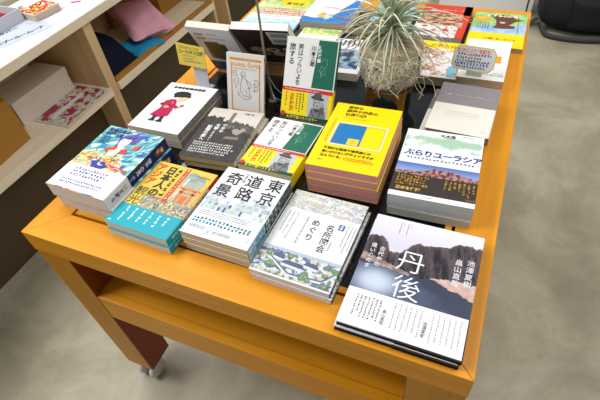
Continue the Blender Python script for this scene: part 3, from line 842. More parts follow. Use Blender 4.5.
# --- grey and cream cloth books
def grey_art(c):
    c.rect(0, 0, c.W, c.H, '8F8888')
    c.line([(18, 146), (26, 148), (124, 146)], .5, 'C9C4C2'); c.tiny(22, 144, 30, 150, 1, 'EDE9E6', False, 4, 1, 131, .3)
    c.tiny(38, 146, 76, 149.5, 1, 'D8D4D0', False, 2.6, 1, 132, .14); c.tiny(86, 146, 106, 150, 1, 'D8D4D0', False, 3.4, 1, 133, .14)
def grey_band(c): c.tiny(30, 62, 108, 82, 2, 'CFC8B8', False, 5, .95, 134, .1); c.tiny(30, 54, 100, 60, 1, 'D6CFBF', False, 3, .95, 135, .1); c.rect(118, 16, 124, 19, 'CFC8B8')
t = 19.5
b = book(136, 195, t, (.7343, .5217, Zt + t / 1000), R(-2.0), cover='8F8888', spine='857E7E', back='857E7E', pages='B79F78', hard=True, art=grey_art, band=106, band_col='EDE6D6', band_art=grey_band, gloss=False)
stack(b, 2, t, 'grey book with cream lower band, upper of two near the right rim', ['lower copy of the grey and cream book, shifted left'], 'book', 'grey and cream books', seed=10, offs=[(-14, -5)])

# --- small standing paperback with orange frame
def capek_art(c):
    W, L = c.W, c.H
    c.rect(0, 0, W, L, 'EDEAE4'); O = 'E89A2E'
    c.rect(9, L - 17, W - 7, L - 11, O); c.tiny(50, L - 15.5, 84, L - 12.5, 1, 'F4E4C8', False, 2.2, 1, 140, .2)
    c.frame(12, 4, W - 10, L - 22, 3.6, O); c.rect(15.6, 112, W - 13.6, L - 20, 'EDEAE4')
    c.text('KAREL ČAPEK', 17, 118, 11, O, bold=.03, sx=.98); c.tiny(18, 110, 88, 115, 1, 'D9B47E', False, 3, .95, 141, .16)
    c.tiny(17, 98, 30, 108, 2, O, False, 3.5, 1, 142, .2)
    K = '4A4A4C'
    def cv(pts): c.line(pts, .9, K)
    cv([(44, 92), (40, 100), (45, 106), (52, 104), (53, 96), (48, 92), (44, 92)]); cv([(46, 98), (43, 96), (46, 95)])
    cv([(46, 92), (40, 76), (38, 56), (46, 46), (60, 44), (66, 50), (62, 70), (54, 90)]); cv([(52, 88), (66, 80), (70, 68), (58, 66)]); cv([(30, 54), (36, 44), (52, 36), (66, 40), (70, 48)])
    cv([(24, 88), (20, 78), (28, 70), (24, 62)]); cv([(28, 92), (34, 86), (30, 78), (36, 72)]); cv([(20, 94), (32, 96)])
    cv([(78, 86), (84, 90), (90, 84), (88, 74), (80, 70), (76, 78), (84, 80)]); cv([(80, 68), (76, 60), (86, 62), (90, 70)]); cv([(48, 60), (56, 58), (56, 52)])
def capek_spine(c): c.tiny(c.W / 2 - 3, 16, c.W / 2 + 3, 140, 1, 'E08A2A', True, 5, 1, 145, .2); c.rect(0, 136, c.W, 142, 'CC4A2A')
b = book(105, 149, 9, (0, 0, 0), 0, cover='EDEAE4', spine='DCC9AE', pages='D9CDB0', art=capek_art, spine_art=capek_spine, gloss=False)
upright(b, .2275, .509, Zt, 19.5, .009)
tag(b, 'small paperback with orange frame and line drawing, standing upright', 'book')
STAND_CA = b

# --- books standing with their backs to us, leaning towards the camera
def bw_back(c):      # drawn on the back cover of a book
    c.rect(0, 0, c.W, c.H, 'F2F4F8')
    c.k += 1
    for k in range(22): c.rect(14 + k * 1.25, 162, 14 + k * 1.25 + (.5 + .4 * (k % 3 == 0)), 172, '3A3C40', up=False)
    for k in range(22): c.rect(14 + k * 1.25, 146, 14 + k * 1.25 + (.5 + .4 * (k % 4 == 0)), 155, '3A3C40', up=False)
    c.tiny(52, 166, 84, 174, 2, '8A8E94', False, 3, .9, 151, .14); c.tiny(52, 149, 104, 155, 1, '6A6E74', False, 4, .95, 152, .2)
    c.poly([(18, 60), (26, 136), (70, 140), (94, 100), (84, 50)], '5A5E64'); c.grid(30, 62, 90, 132, 20, 20, lambda x, y: mixc('17261C', '4F5A34', .4 + fbm(x, y, .1, 3)) if x < 60 + y * .28 else None)
    c.rect(0, 0, c.W, 44, '26357E'); c.line([(0, 46), (c.W, 46)], 1.4, 'B8BCC6')
def away(bk, xr, y, z, lean, W):
    """stand a book up with its back cover facing the camera, its top leaning towards the camera"""
    bk.rotation_euler = (R(90 - lean), 0, R(180))
    bk.location = (xr, y, z)
    return bk
b = book(132, 196, 18, (0, 0, 0), 0, cover='C9C2B2', spine='5A6A4A', back='F2F4F8', pages='E9E0C8', left=False, back_art=bw_back)
# its own +Y (up the cover) must tilt towards the camera (-Y): after the half turn, leaning back means towards -Y
away(b, .222, .688, Zt + .006, 28, .132)
tag(b, 'book standing with pale back cover and barcodes towards us, behind the note card', 'book')
BACK_W = b
def brown_back(c):
    c.rect(0, 0, c.W, c.H, '3F302B')
    c.poly([(92, 116), (146, 114), (148, 178), (90, 180)], 'F0F4F4'); c.k += 1
    for k in range(26):
        c.rect(99 + k * 1.6, 154, 99.8 + k * 1.6, 172, '2E3438', up=False)
        c.rect(99 + k * 1.6, 124, 99.8 + k * 1.6, 142, '2E3438', up=False)
    c.tiny(50, 158, 84, 162, 1, '8A7A72', False, 3, .9, 161, .12); c.tiny(60, 140, 88, 143, 1, '8A7A72', False, 2.4, .9, 162, .12)
    for x, y, a, b2_ in ((38, 84, 'D9C4AA', 'A8906E'), (80, 82, 'F0E6D8', '8A3A1A'), (128, 88, 'A9C3D8', 'C8B24A'), (96, 60, 'D8C8A8', 'C08A4A'), (140, 62, 'C8B8A8', 'A04A2A'), (50, 60, 'B89A70', '8A5A30')):
        c.ell(x, y, 19, 12, a, 18); c.ell(x, y + 1, 12, 7, b2_, 14); c.ell(x - 3, y + 3, 4, 2.4, mixc(b2_, 'FFFFFF', .4), 8)
b = book(150, 188, 21, (0, 0, 0), 0, cover='6A88A0', spine='34281F', back='3F302B', pages='F1EEE6', back_art=brown_back, gloss=True)
away(b, .364, .722, Zt + .036, 37, .150); b.rotation_euler.z = R(187)
tag(b, 'dark brown book of sweets leaning on an easel with its back towards us', 'book')
BACK_B = b
# --- stands of the upright books
def clear_stand(x0, x1, y, lean, h, T, label):
    """thin folded clear plate: foot, back plate, front lip"""
    r = empty('book_stand', ((x0 + x1) / 2, y, Zt)); tag(r, label, 'book stand')
    s, c = math.sin(R(lean)), math.cos(R(lean)); hw = (x1 - x0) / 2
    m = MB(); yb = T / c + .0026
    Mx = Matrix.Translation((0, yb, 0)) @ Matrix.Rotation(-R(lean), 4, 'X')
    m.box((-hw, 0, .0002), (hw, .002, h), M=Mx); m.build('back_plate', PLASTIC, r)
    m = MB(); m.box((-hw * .7, yb + .0035, 0), (hw * .7, yb + h * .55, .002)); m.build('foot', PLASTIC, r)
    if h > .1:
        m = MB(); m.box((-hw, -.004, .0), (hw, .0105, .0195)); m.build('ledge', PLASTIC, r)
    return r
clear_stand(.410, .500, .494, 30, .13, .015, 'clear plastic book stand behind the upright white and green paperback')
clear_stand(.242, .320, .5105, 19.5, .085, .009, 'clear plastic book stand behind the orange framed paperback')
def easel(x0, x1, y, zb, lean, Tb, label):
    """low wooden easel: ledge block, lip and a sloping prop on the far side"""
    r = empty('book_easel', ((x0 + x1) / 2, y, Zt)); tag(r, label, 'book stand')
    hw = (x1 - x0) / 2
    m = MB(); m.box((-hw, -.012, 0), (hw, .045, zb - .001)); m.build('ledge', EASEL, r, bevel=.001)
    return r
easel(.224, .371, .712, .036, 37, .015, 'wooden block easel under the dark brown book of sweets')
easel(.096, .214, .690, .006, 28, .016, 'low wooden ledge under the pale barcoded book')

# --- flat books at the back of the table
def bread_art(c):
    c.rect(0, 0, c.W, c.H, 'E9E2DC'); c.rect(0, 148, c.W, c.H, 'D9401F'); c.rect(126, 0, c.W, c.H, 'D9401F', up=False)
    def br(x, y):
        if y < 70 + 8 * fbm(x, 0, .05, 3) or y > 152: return None
        s = fbm(x * .6 + y * .3, y * 1.6 - x * .3, .07, 201)
        return mixc('5E2E1A', 'E3B08A', .5 + s * 2.2)
    c.grid(4, 60, 128, 156, 40, 36, br)
    for x, y, r_ in ((30, 60, 9), (92, 44, 12), (60, 38, 8)): c.ell(x, y, r_, r_ * .6, 'C9432A', 12)
    c.grid(60, 8, 126, 64, 20, 16, lambda x, y: 'C98A72' if fbm(x, y, .12, 7) > .2 else None)
    c.ell(34, 176, 7, 6, 'F0E0D8', 12); c.text('パンとスープ', 60, 172, 11, 'F2C9A8', bold=0); c.text('おやつ', 131, 100, 12, 'F4D8C8', vertical=True, bold=.02)
b = book(148, 212, 22, (.598, .972, Zt + .004), R(-1), cover='D9401F', spine='D9401F', pages='B9AFA4', art=bread_art)
tag(b, 'red cookbook with sliced bread photo lying flat at the far edge', 'book')
b0 = book(147, 208, 3.6, (.598, .974, Zt), R(-1), cover='8A7A70', pages='A89C90'); tag(b0, 'thin book directly under the red bread cookbook', 'book')

def map_art(c):
    W, L = c.W, c.H
    c.grid(0, 60, W, L, 30, 30, lambda x, y: mixc('B9D8EA', '8FB4DA', .5 + fbm(x, y, .03, 8)) if y < 130 + 14 * fbm(x, 0, .02, 2) + (x - 60) * .25 else mixc('8CC46A', 'B9D98E', .5 + fbm(x, y, .05, 4)))
    c.ell(28, 170, 26, 16, 'EFA92E', 16); c.ell(24, 176, 14, 8, 'F2C14A', 12)
    c.poly([(48, 196), (66, 168), (70, 136), (60, 116), (84, 112), (120, 118), (124, 132), (104, 138), (124, 166), (146, 176), (120, 182), (110, 200), (80, 206)], '6E3A1C')
    c.ell(92, 128, 20, 10, '6E3A1C', 14); c.ell(86, 152, 9, 5, 'B9D8EA', 10)
    c.text('旅する小舟の話', 38, 190, 15, 'F6F4EE', bold=.03)
    c.tiny(14, 96, 52, 148, 5, '6A7FA4', True, 4.4, .8, 211, .16)
    c.line([(128, 196), (132, 82)], 1.6, '4A5A4A')
def map_band(c):
    c.text('港から島へめぐる', 44, 42, 11, '7A5A18', bold=.0); c.tiny(26, 12, 130, 34, 2, '8A6A18', False, 6, .85, 213, .16)
    c.rect(58, 42, 68, 54, 'E0662E')
b = book(153, 216, 13, (.757, .968, Zt), R(-.2), cover='9FC4DE', spine='9FC4DE', pages='C9AE86', art=map_art, band=82, band_col='FFDE08', band_art=map_band)
tag(b, 'picture book with brown animal shape and yellow band at the far right corner', 'book')

def kitchen_art(c):
    W, L = c.W, c.H
    c.rect(0, 0, W, L, 'EDE6E2'); c.rect(0, 148, W, L, 'FFDE08'); c.text('世界の台所', 40, 158, 18, '8A7420', bold=.0)
    c.grid(0, 10, W, 146, 40, 36, lambda x, y: (mixc('B98A72', 'E6D2C4', .5 + 2 * fbm(x, y, .07, 221)) if fbm(x, y, .035, 222) > -.05 else 'F0EEEC'))
    c.ell(88, 88, 24, 24, 'EDEBE8', 24); c.ell(88, 88, 20, 20, 'C9A890', 22); c.ell(88, 88, 16, 16, 'EFE6DE', 20); c.line([(88, 88), (98, 100)], 1.5, '6A3A2A'); c.line([(88, 88), (80, 98)], 1.5, '6A3A2A')
    for x, y in ((30, 60), (40, 120), (54, 40), (20, 92)): c.ell(x, y, 11, 8, 'A9644A', 12); c.ell(x + 2, y + 2, 6, 4, 'D9B49A', 10)
    c.rect(110, 8, 128, 60, '7FC3DA')
t = 24
b = book(138, 188, t, (.628, .757, Zt + .001), R(-.6), cover='EDE6E2', pages='B9AE98', art=kitchen_art)
tag(b, 'book with yellow title strip and kitchen photos behind the gray pile', 'book')

def camera_art(c):
    c.rect(0, 0, c.W, c.H, 'F4F3F1'); c.rect(78, 86, 97, 122, 'F0A52A')
    c.text('町と旅の日記', 60, 22, 8.5, '6A6864', bold=0); c.tiny(84, 32, 112, 37, 1, '7A7874', False, 4, 1, 230, .16)
t = 17
b = book(114, 205, t, (.764, .757, Zt + t / 1000), R(-.6), cover='F4F3F1', spine='ECEAE4', pages='D9C3A0', art=camera_art)
stack(b, 2, t, 'plain white book with orange square behind the octagonal card, upper copy', ['lower copy of the plain white book behind the octagonal card'], 'book', 'plain white books', seed=11, jit=1.5)

def sea_art(c):
    W, L = c.W, c.H
    c.rect(0, 0, W, L, 'F1F1F4')
    c.poly([(0, 0), (W, 0), (W, 160), (W - 16, 176), (W - 34, 130), (W - 62, 62), (W - 80, 36), (40, 26), (0, 36)], '2A7FD0')
    c.poly([(70, 26), (92, 26), (W - 40, 120), (W - 36, 140)], 'E8EAEC')
    c.poly([(44, 40), (62, 74), (74, 50), (88, 34), (60, 30)], 'DCC23A'); c.poly([(66, 46), (90, 52), (104, 36), (84, 32)], 'CFE0D4')
    c.tiny(40, 92, 110, 112, 2, 'B9BCC4', False, 5, .9, 240, .12)
t = 30
b = book(160, 190, t, (.236, .985, Zt), R(.5), cover='F1F1F4', pages='A8A8A4', art=sea_art)
tag(b, 'thick white book with blue sea shape lying behind the air plant', 'book')

def mag_art(c):
    W, L = c.W, c.H
    def f(x, y):
        s = fbm(x, y, .04, 250)
        if y < 66 + 10 * fbm(x, 0, .03, 1): return mixc('A9D6E6', 'D9EEF2', .5 + s)
        if y < 96: return mixc('E9EEE8', 'F2F2EC', .5 + s)
        if y < 150 - abs(x - 110) * .12 and x > 24: 
            return ('E9A878', '5A4638', 'F2D6B8', 'D98A5A')[int(x / 3.4 + 3 * s) % 4] if (y % 15) > 4 else 'EBD9C4'
        if y > 200: return mixc('8CC040', 'DCE04A', .5 + s)
        return mixc('A9CF7A', 'E4E8B4', .5 + s)
    c.grid(0, 0, W, L, 62, 62, f)
    c.grid(70, 160, 186, 236, 30, 20, lambda x, y: mixc('F2DE10', 'E4C80C', .5 + fbm(x, y, .08, 3)) if ((x - 128) / 58) ** 2 + ((y - 198) / 34) ** 2 + .5 * fbm(x, y, .06, 5) < 1 else None)
    c.text('町歩き', 100, 180, 22, '5A5A10', bold=.02); c.tiny(50, 78, 150, 92, 1, '7A9AA4', False, 7, .9, 251, .14)
b = book(200, 250, 9, (.022, .955, Zt), R(0), cover='D9EEF2', pages='DDDDD8', art=mag_art, name='magazine')
tag(b, 'colourful illustrated travel magazine with yellow patch at the far left', 'magazine')

def strip_art(c):
    c.rect(0, 0, c.W, c.H, 'E8EAD8'); c.grid(0, 150, c.W, c.H, 30, 8, lambda x, y: mixc('9CC24A', 'E4EAA0', .5 + 1.6 * fbm(x, y, .08, 260)))
b = book(128, 188, 14, (.262, .785, Zt), R(1), cover='E8EAD8', pages='CFCBC0', art=strip_art); tag(b, 'pale book with leafy green top edge behind the upright paperback', 'book')

def boat_art(c):
    W, L = c.W, c.H
    c.rect(0, 0, W, L, 'EFF0F0')
    c.grid(8, 22, W - 10, 128, 30, 30, lambda x, y: mixc('2A3E52', '9FBAD0', .35 + 1.8 * fbm(x, y, .045, 270)))
    c.k += 1
    for k in range(8): c.rect(14 + k * 14, 146, 20 + k * 14, 180, '3A3C40', up=False); c.rect(14 + k * 14, 160, 24 + k * 14, 164, '3A3C40', up=False)
t = 22
b = book(128, 188, t, (.385, .722, Zt), R(2), cover='EFF0F0', pages='C4B8A4', art=boat_art); tag(b, 'white book with dark blue photo lying between upright paperback and plant', 'book')

def teal_art(c):
    c.rect(0, 0, c.W, c.H, '8FCBD6'); c.grid(20, 10, c.W - 8, 100, 20, 14, lambda x, y: mixc('D97A50', 'F0E0CC', .5 + 1.6 * fbm(x, y, .06, 280))); c.rect(10, 150, 90, 166, 'E8F2F2')
b = book(130, 190, 16, (.448, .985, Zt), R(-1), cover='8FCBD6', pages='CFC8B8', art=teal_art); tag(b, 'light teal book lying directly behind the air plant', 'book')

# --- note cards on holders
def card(loc, rz, tilt, poly, col, edge, art, label, holder):
    r = empty('note_card', loc, rz); tag(r, label, 'card', None)
    M = Matrix.Translation((0, 0, holder[2])) @ Matrix.Rotation(R(90 - tilt), 4, 'X')
    m = MB(); m.prism([(x / 1000, y / 1000) for x, y in poly], -.0012, 0, edge, M=M)
    cv = Canvas(m, M @ Vector((0, 0, 0)), M.to_3x3() @ Vector((1, 0, 0)), M.to_3x3() @ Vector((0, 1, 0)), 100, 60)
    art(cv, poly, col); m.build('card_sheet', PRINT, r)
    x0, x1, z1 = holder[0] / 1000, holder[1] / 1000, holder[2] + .02
    m = MB(); m.box((x0, -.001, .002), (x1, .0005, z1), M=Matrix.Translation((0, .004, 0)) @ Matrix.Rotation(-R(tilt), 4, 'X'))
    m.build('holder_plate', PLASTIC, r)
    m = MB(); m.box((x0, -.02, 0), (x1, .03, .002)); m.build('holder_foot', PLASTIC, r)
    return r
def oct_card(c, poly, col):
    cx = sum(p[0] for p in poly) / len(poly); cy = sum(p[1] for p in poly) / len(poly)
    ins = [(cx + (x - cx) * .95, cy + (y - cy) * .91) for x, y in poly]
    c.poly(poly, 'E3DE4E'); c.poly(ins, col)
    c.text('旅のことばを読む', 8, 41, 9.6, 'E8742C', bold=.03, step=1.02)
    c.tiny(10, 32, 90, 39, 1, '5A3A40', False, 5.4, 1, 301, .16); c.tiny(8, 24, 74, 31, 1, '5A3A40', False, 5.4, 1, 302, .16)
    c.tiny(10, 17, 88, 23.6, 1, '5A3A40', False, 5.2, 1, 303, .16); c.tiny(5, 9.6, 93, 16.6, 1, '2F7FA8', False, 6, 1, 304, .2); c.tiny(10, 3, 82, 9, 1, '2F7FA8', False, 5.2, 1, 305, .18)
card((.749, .748, Zt), R(-2), 26, [(6, -1), (88, -4), (99, 8), (100, 42), (90, 54), (10, 56), (0, 44), (-2, 10)], 'ECE8EA', 'E3DE4E', oct_card,
     'octagonal handwritten card with yellow edge standing above the grey books', (36, 74, .062))
def yel_card(c, poly, col):
    c.poly(poly, col)
    c.tiny(13, 43, 82, 50, 1, 'E07A2C', False, 6.4, 1, 311, .18); c.text('コーカサス日記', 7, 31, 12.2, '4E8A2A', bold=.03, step=.98)
    c.tiny(20, 22, 68, 27, 1, '8A7A6A', False, 4.4, 1, 312, .14); c.tiny(20, 14, 56, 19, 1, '8A7A6A', False, 4.4, 1, 313, .14); c.tiny(22, 7, 84, 12, 1, '7A7A6A', False, 4.4, .9, 314, .14)
card((.045, .585, Zt), R(-3), 8, [(2, -3), (92, -5), (95, 54), (2, 58)], 'F0D860', 'E9D158', yel_card,
     'yellow handwritten card standing on a grey holder beside the left rim', (36, 82, .075))

# --- air plant in a round glass pot on a small wooden stand
PX, PY = .616, .668
m = MB()
st = empty('plant_stand', (PX, PY, Zt)); tag(st, 'small wooden plant stand with arched cutouts under the glass pot', 'plant stand')
hw, hh, th_ = .048, .042, .007
def arch(n=14):
    p = [(-hw, 0), (-hw, hh), (hw, hh), (hw, 0), (.036, 0)]
    for i in range(n + 1):
        a = PI * i / n; p.append((.036 * math.cos(a) , .040 * math.sin(a)))
    p.append((-.036, 0)); return p
for k, nm in enumerate(('front', 'right', 'back', 'left')):
    # arched side board, built as quads around the cutout
    m = MB(); M = Matrix.Rotation(k * PI / 2, 4, 'Z') @ Matrix.Translation((0, -hw + th_, 0)) @ Matrix.Rotation(PI / 2, 4, 'X')
    n = 16; a_in = [(.036 * math.cos(PI * i / n), .037 * math.sin(PI * i / n)) for i in range(n + 1)]
    hx = hw if k % 2 == 0 else hw - th_ - .0002
    a_out = []
    for (x, y) in a_in:
        a_out.append((x / .036 * hx, hh) if y > .012 else ((math.copysign(hx, x)), y / .012 * hh if y < .012 else hh))
    for i in range(n):
        q = [a_in[i], a_out[i], a_out[i + 1], a_in[i + 1]]
        m.prism(q, 0, th_, M=M)
    m.build('side_board', STANDW, st)
m = MB(); m.box((-hw, -hw, hh), (hw, hw, hh + .005)); m.build('top_board', STANDW, st, bevel=.001)
ZB = Zt + hh + .0052
pot = empty('glass_pot', (PX, PY, ZB)); tag(pot, 'round clear glass pot packed with curly wood wool on a wooden stand', 'pot')
m = MB()
pr = [(.001, .0), (.034, .0), (.053, .004), (.063, .014), (.0665, .032), (.0675, .06), (.067, .088), (.0655, .088), (.066, .06), (.065, .034), (.0615, .017), (.052, .0075), (.034, .003), (.001, .003)]
m.lathe([(r_ * 1.12, z_ * 1.06) for r_, z_ in pr], 56); m.build('glass_bowl', POTGLASS, pot, smooth=True)
ww = MB()
ww.lathe([(.001, .0048), (.032, .0055), (.048, .0095), (.0565, .019), (.0602, .034), (.0612, .06), (.0605, .094), (.05, .101), (.025, .105), (.001, .106)], 48)
ww.v = [(x * 1.19, y * 1.19, z * 1.06) for x, y, z in ww.v]; wf = ww.build('wood_wool', MOSS, pot, smooth=True); wf['kind'] = 'stuff'
# curls pressed against the glass
cu = MB(); rnd = random.Random(5)
def rad_at(z):
    pp = [(.0555, .018), (.0602, .034), (.0612, .06), (.0606, .094)]
    for (r0, z0), (r1, z1) in zip(pp, pp[1:]):
        if z0 <= z <= z1: return r0 + (r1 - r0) * (z - z0) / (z1 - z0)
    return .0602 if z > .05 else .050
for i in range(380):
    th0 = rnd.uniform(0, 2 * PI); z0 = rnd.uniform(.016, .086); rr = rnd.uniform(.004, .0105); rs = rad_at(z0) + .0012
    a0 = rnd.uniform(0, 2 * PI); span = rnd.uniform(3.6, 7.4); n = 14; pts = []
    for k in range(n):
        t_ = a0 + span * k / (n - 1); sp = 1 - .25 * k / n
        z = z0 + rr * sp * math.sin(t_); th1 = th0 + rr * sp * math.cos(t_) / rs
        z = max(.012, min(.09, z)); r_ = rad_at(z) + .0009 + .0008 * rnd.random()
        if z < .02: r_ -= (.02 - z) * .9
        pts.append((r_ * math.cos(th1), r_ * math.sin(th1), z))
    cu.tube(pts, .0009, 4, caps=False)
for i in range(60):
    a = rnd.uniform(0, 2 * PI); rr = rnd.uniform(.0, .055); cx, cy = rr * math.cos(a), rr * math.sin(a); q = rnd.uniform(.006, .014); pts = []
    for k in range(12):
        t_ = a + 6 * k / 11; pts.append((cx + q * math.cos(t_), cy + q * math.sin(t_), .098 + .006 * math.sin(t_ * 1.3 + i)))
    cu.tube(pts, .0006, 4, caps=False)
cu.v = [(x * 1.175, y * 1.175, z * 1.06) for x, y, z in cu.v]; cf = cu.build('wood_wool_curls', CURL, pot); cf['kind'] = 'stuff'

LEAFM, lnt, lb_ = newmat('silvery_leaf', .65, spec=.3)
a_ = lnt.nodes.new('ShaderNodeAttribute'); a_.attribute_name = 'Col'; lnt.links.new(a_.outputs['Color'], lb_.inputs['Base Color'])
ap = empty('air_plant', (PX, PY, ZB + .113)); tag(ap, 'spiky silvery green air plant with thin curling leaves and dry roots', 'plant')
rnd = random.Random(12)
fo = MB()
def leaf(a, el, ln, droop, col0, col1, r0=.0021, wig=.1, base=(0, 0, 0)):
    p = Vector(base); d = Vector((math.cos(a) * math.cos(el), math.sin(a) * math.cos(el), math.sin(el))); n = 13; pts = [p.copy()]; rs = [r0]
    side = Vector((-math.sin(a), math.cos(a), 0)) * rnd.uniform(-wig, wig)
    for k in range(1, n):
        d = (d + Vector((0, 0, -droop / n)) + side / n).normalized(); p = p + d * ln / (n - 1); pts.append(p.copy()); rs.append(r0 * (1 - k / (n - .3)) ** .75)
    half = n // 2
    fo.tube(pts[:half + 1], rs[:half + 1], 5, col0, caps=False); fo.tube(pts[half:], rs[half:], 5, col1, caps=False)
for i in range(120):
    t_ = i / 120
    a = i * 2.39996; el = R(82 - 92 * t_ + rnd.uniform(-9, 9)); ln = (.105 + .06 * math.sin(PI * min(1, t_ * 1.15))) * rnd.uniform(.8, 1.15)
    k = t_ + rnd.uniform(-.15, .15)
    c0 = mixc('A0B08E', 'B0AE94', k); c1 = mixc('CCD4BC', 'D6CDB2', k)
    leaf(a, el, ln, rnd.uniform(1.6, 3.0) * (.55 + t_ * .7), c0, c1, .0031, .9, (rnd.uniform(-.007, .007), rnd.uniform(-.007, .007), .052 * (1 - t_) + .004))
for i in range(34):      # dry lower leaves sweeping out to the left
    a = R(180 + rnd.uniform(-34, 34)); leaf(a, R(rnd.uniform(8, 40)), rnd.uniform(.13, .205), rnd.uniform(.4, 1.1), mixc('9E9276', 'B8A88A', rnd.random()), mixc('B8A684', '9A7A58', rnd.random()), .0015, .5)
for i in range(22):
    a = R(rnd.uniform(-50, 40)); leaf(a, R(rnd.uniform(0, 30)), rnd.uniform(.10, .15), rnd.uniform(.6, 1.5), 'A89A7C', mixc('C4B594', 'A28A66', rnd.random()), .0013, .6)
fo.build('foliage', LEAFM, ap, smooth=True)
ro = MB()
for i in range(16):
    a = R(-50 + rnd.uniform(-30, 30)); p = Vector((math.cos(a) * .078, math.sin(a) * .078, .0)); pts = [Vector((0, 0, .002)), Vector((math.cos(a) * .05, math.sin(a) * .05, .004)), p]
    q = Vector((math.cos(a) * .4, math.sin(a) * .4, -1))
    for k in range(10):
        q = (q + Vector((rnd.uniform(-.7, .7), rnd.uniform(-.7, .7), rnd.uniform(-.5, .3)))).normalized(); q2 = q.copy(); p = p + q2 * .0115
        rr = math.hypot(p.x, p.y)
        if rr < .079: p.x *= .079 / rr; p.y *= .079 / rr
        pts.append(p.copy())
    ro.tube(pts, .0006, 4, caps=False)
ro.build('roots', DRYROOT, ap)

# --- tall thin rod and wire loop between the upright books
rd = empty('wire_rod_stand', (.322, .583, Zt)); tag(rd, 'tall thin grey rod rising from a small foot with a looped wire', 'stand')
m = MB(); m.tube([(0, 0, .004), (-.001, 0, .15), (.002, .0, .30), (-.002, 0, .42)], [.0032, .003, .0026, .0022], 8); m.build('rod', STICK, rd, smooth=True)
m = MB(); m.lathe([(.001, .0045), (.008, .0045), (.010, .003), (.010, 0), (.001, 0)], 24); m.build('foot', STICK, rd)
m = MB(); m.tube([(.002, -.002, .075), (.022, -.012, .05), (.058, -.02, .03), (.052, -.024, .024), (.022, -.022, .022), (.012, -.012, .03), (.002, -.002, .045)], .0009, 6)
m.tube([(.024 + .006 * math.cos(t), -.024, .022 + .006 * math.sin(t)) for t in [i * PI / 6 for i in range(13)]], .0011, 6)
m.build('wire_loop', METAL, rd)

# ------------------------------------------------------------------ pale wooden shelving on the left
SX, DEP = -.605, .40       # front plane and depth
SH = TZ - .285
def shelf_unit(y0, y1, label, lip):
    r = empty('shelf_unit', (SX - DEP / 2, (y0 + y1) / 2, 0)); of = tuple(r.location); tag(r, label, 'shelf')
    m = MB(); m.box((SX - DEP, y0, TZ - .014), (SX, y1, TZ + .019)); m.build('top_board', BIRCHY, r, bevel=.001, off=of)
    for y in (y0, y1 - .022):
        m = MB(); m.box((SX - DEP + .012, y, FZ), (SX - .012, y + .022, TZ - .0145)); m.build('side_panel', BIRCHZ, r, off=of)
    m = MB(); m.box((SX - DEP + .012, y0 + .0222, SH - .033), (SX + .002, y1 - .0222, SH)); m.build('shelf_board', BIRCHY, r, bevel=.001, off=of)
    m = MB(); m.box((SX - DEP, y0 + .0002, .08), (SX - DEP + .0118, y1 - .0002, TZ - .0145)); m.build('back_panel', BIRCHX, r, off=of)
    m = MB(); m.box((SX - .135, y0 + .0222, FZ), (SX - .12, y1 - .0222, SH - .0332)); m.build('base_panel', KICK, r, off=of)
    if lip:
        m = MB(); m.box((SX - .016, y0 + .023, SH + .0002), (SX - .006, y1 - .023, SH + .022)); m.build('lip', CARTON, r, off=of)
    for k in range(2):
        m = MB()
        m.lathe([(.0001, 0), (.003, 0), (.003, .0012), (.0001, .0012)], 10)
    return r
shelf_unit(-.62, .895, 'pale birch shelf unit at left with white papers on top', False)
shelf_unit(.8955, 1.75, 'pale birch shelf unit farther back holding cushion and navy cloth', True)
shelf_unit(1.86, 2.7, 'pale birch shelf unit farthest away in the left corner', False)
ST = TZ + .0193; SS = SH + .0003

# on the left unit's lower shelf
def carton(x0, y0, x1, y1, z, h, rz, mat, label, name='cardboard_box', grp=None):
    r = empty(name, ((x0 + x1) / 2, (y0 + y1) / 2, z), R(rz)); tag(r, label, 'box', grp); a, b2 = (x1 - x0) / 2, (y1 - y0) / 2
    lh = min(.03, h * .3)
    m = MB(); m.box((-a, -b2, 0), (a, b2, h - lh)); m.build('box_body', mat, r, bevel=.0015)
    m = MB(); m.box((-a - .002, -b2 - .002, h - lh + .0003), (a + .002, b2 + .002, h)); m.build('box_lid', mat, r, bevel=.002)
    return r
WBOX = newmat('off_white_carton', .6, 'E0D6CA')[0]
carton(-.93, .555, -.775, .835, SS, .10, 0, WBOX, 'off-white flat box with lid on the lower shelf, beside the magazine', grp=None)
carton(-.985, .50, -.936, .80, SS, .19, 0, WBOX, 'taller off-white box standing behind the flat white box on the lower shelf')
r = empty('cardboard_box', (-.80, .36, SS), R(4)); tag(r, 'brown cardboard box at the left edge on the lower shelf', 'box')
m = MB(); m.box((-.12, -.13, 0), (.12, .135, .17)); m.build('box_body', CARTON, r, bevel=.001)
m = MB()
for sx_ in (-1, 1): m.box((-.1203, -.13 if sx_ < 0 else .0012, .1703), (.1203, -.0012 if sx_ < 0 else .135, .1725))
m.build('top_flap', CARTON, r)
def leaf_art(c):
    W, L = c.W, c.H
    c.rect(0, 0, W, L, 'E8E2DC')
    c.grid(6, 6, W - 6, L - 6, 34, 44, lambda x, y: ('A82A46' if fbm(x, y, .022, 401) > .12 else 'D9CFC4' if fbm(x, y, .04, 402) > .05 else 'B9A24A' if fbm(x, y, .06, 403) > .12 else '8A6A6A' if fbm(x, y, .08, 404) > .15 else 'E4DDD6'))
    c.rect(60, 30, 82, L - 50, 'EDEAE6')
b = book(172, 262, 4, (-.765, .592, SS), R(2), cover='E8E2DC', pages='E4E0DA', art=leaf_art, name='magazine'); tag(b, 'magazine with crimson and white pictures on the lower left shelf', 'magazine')

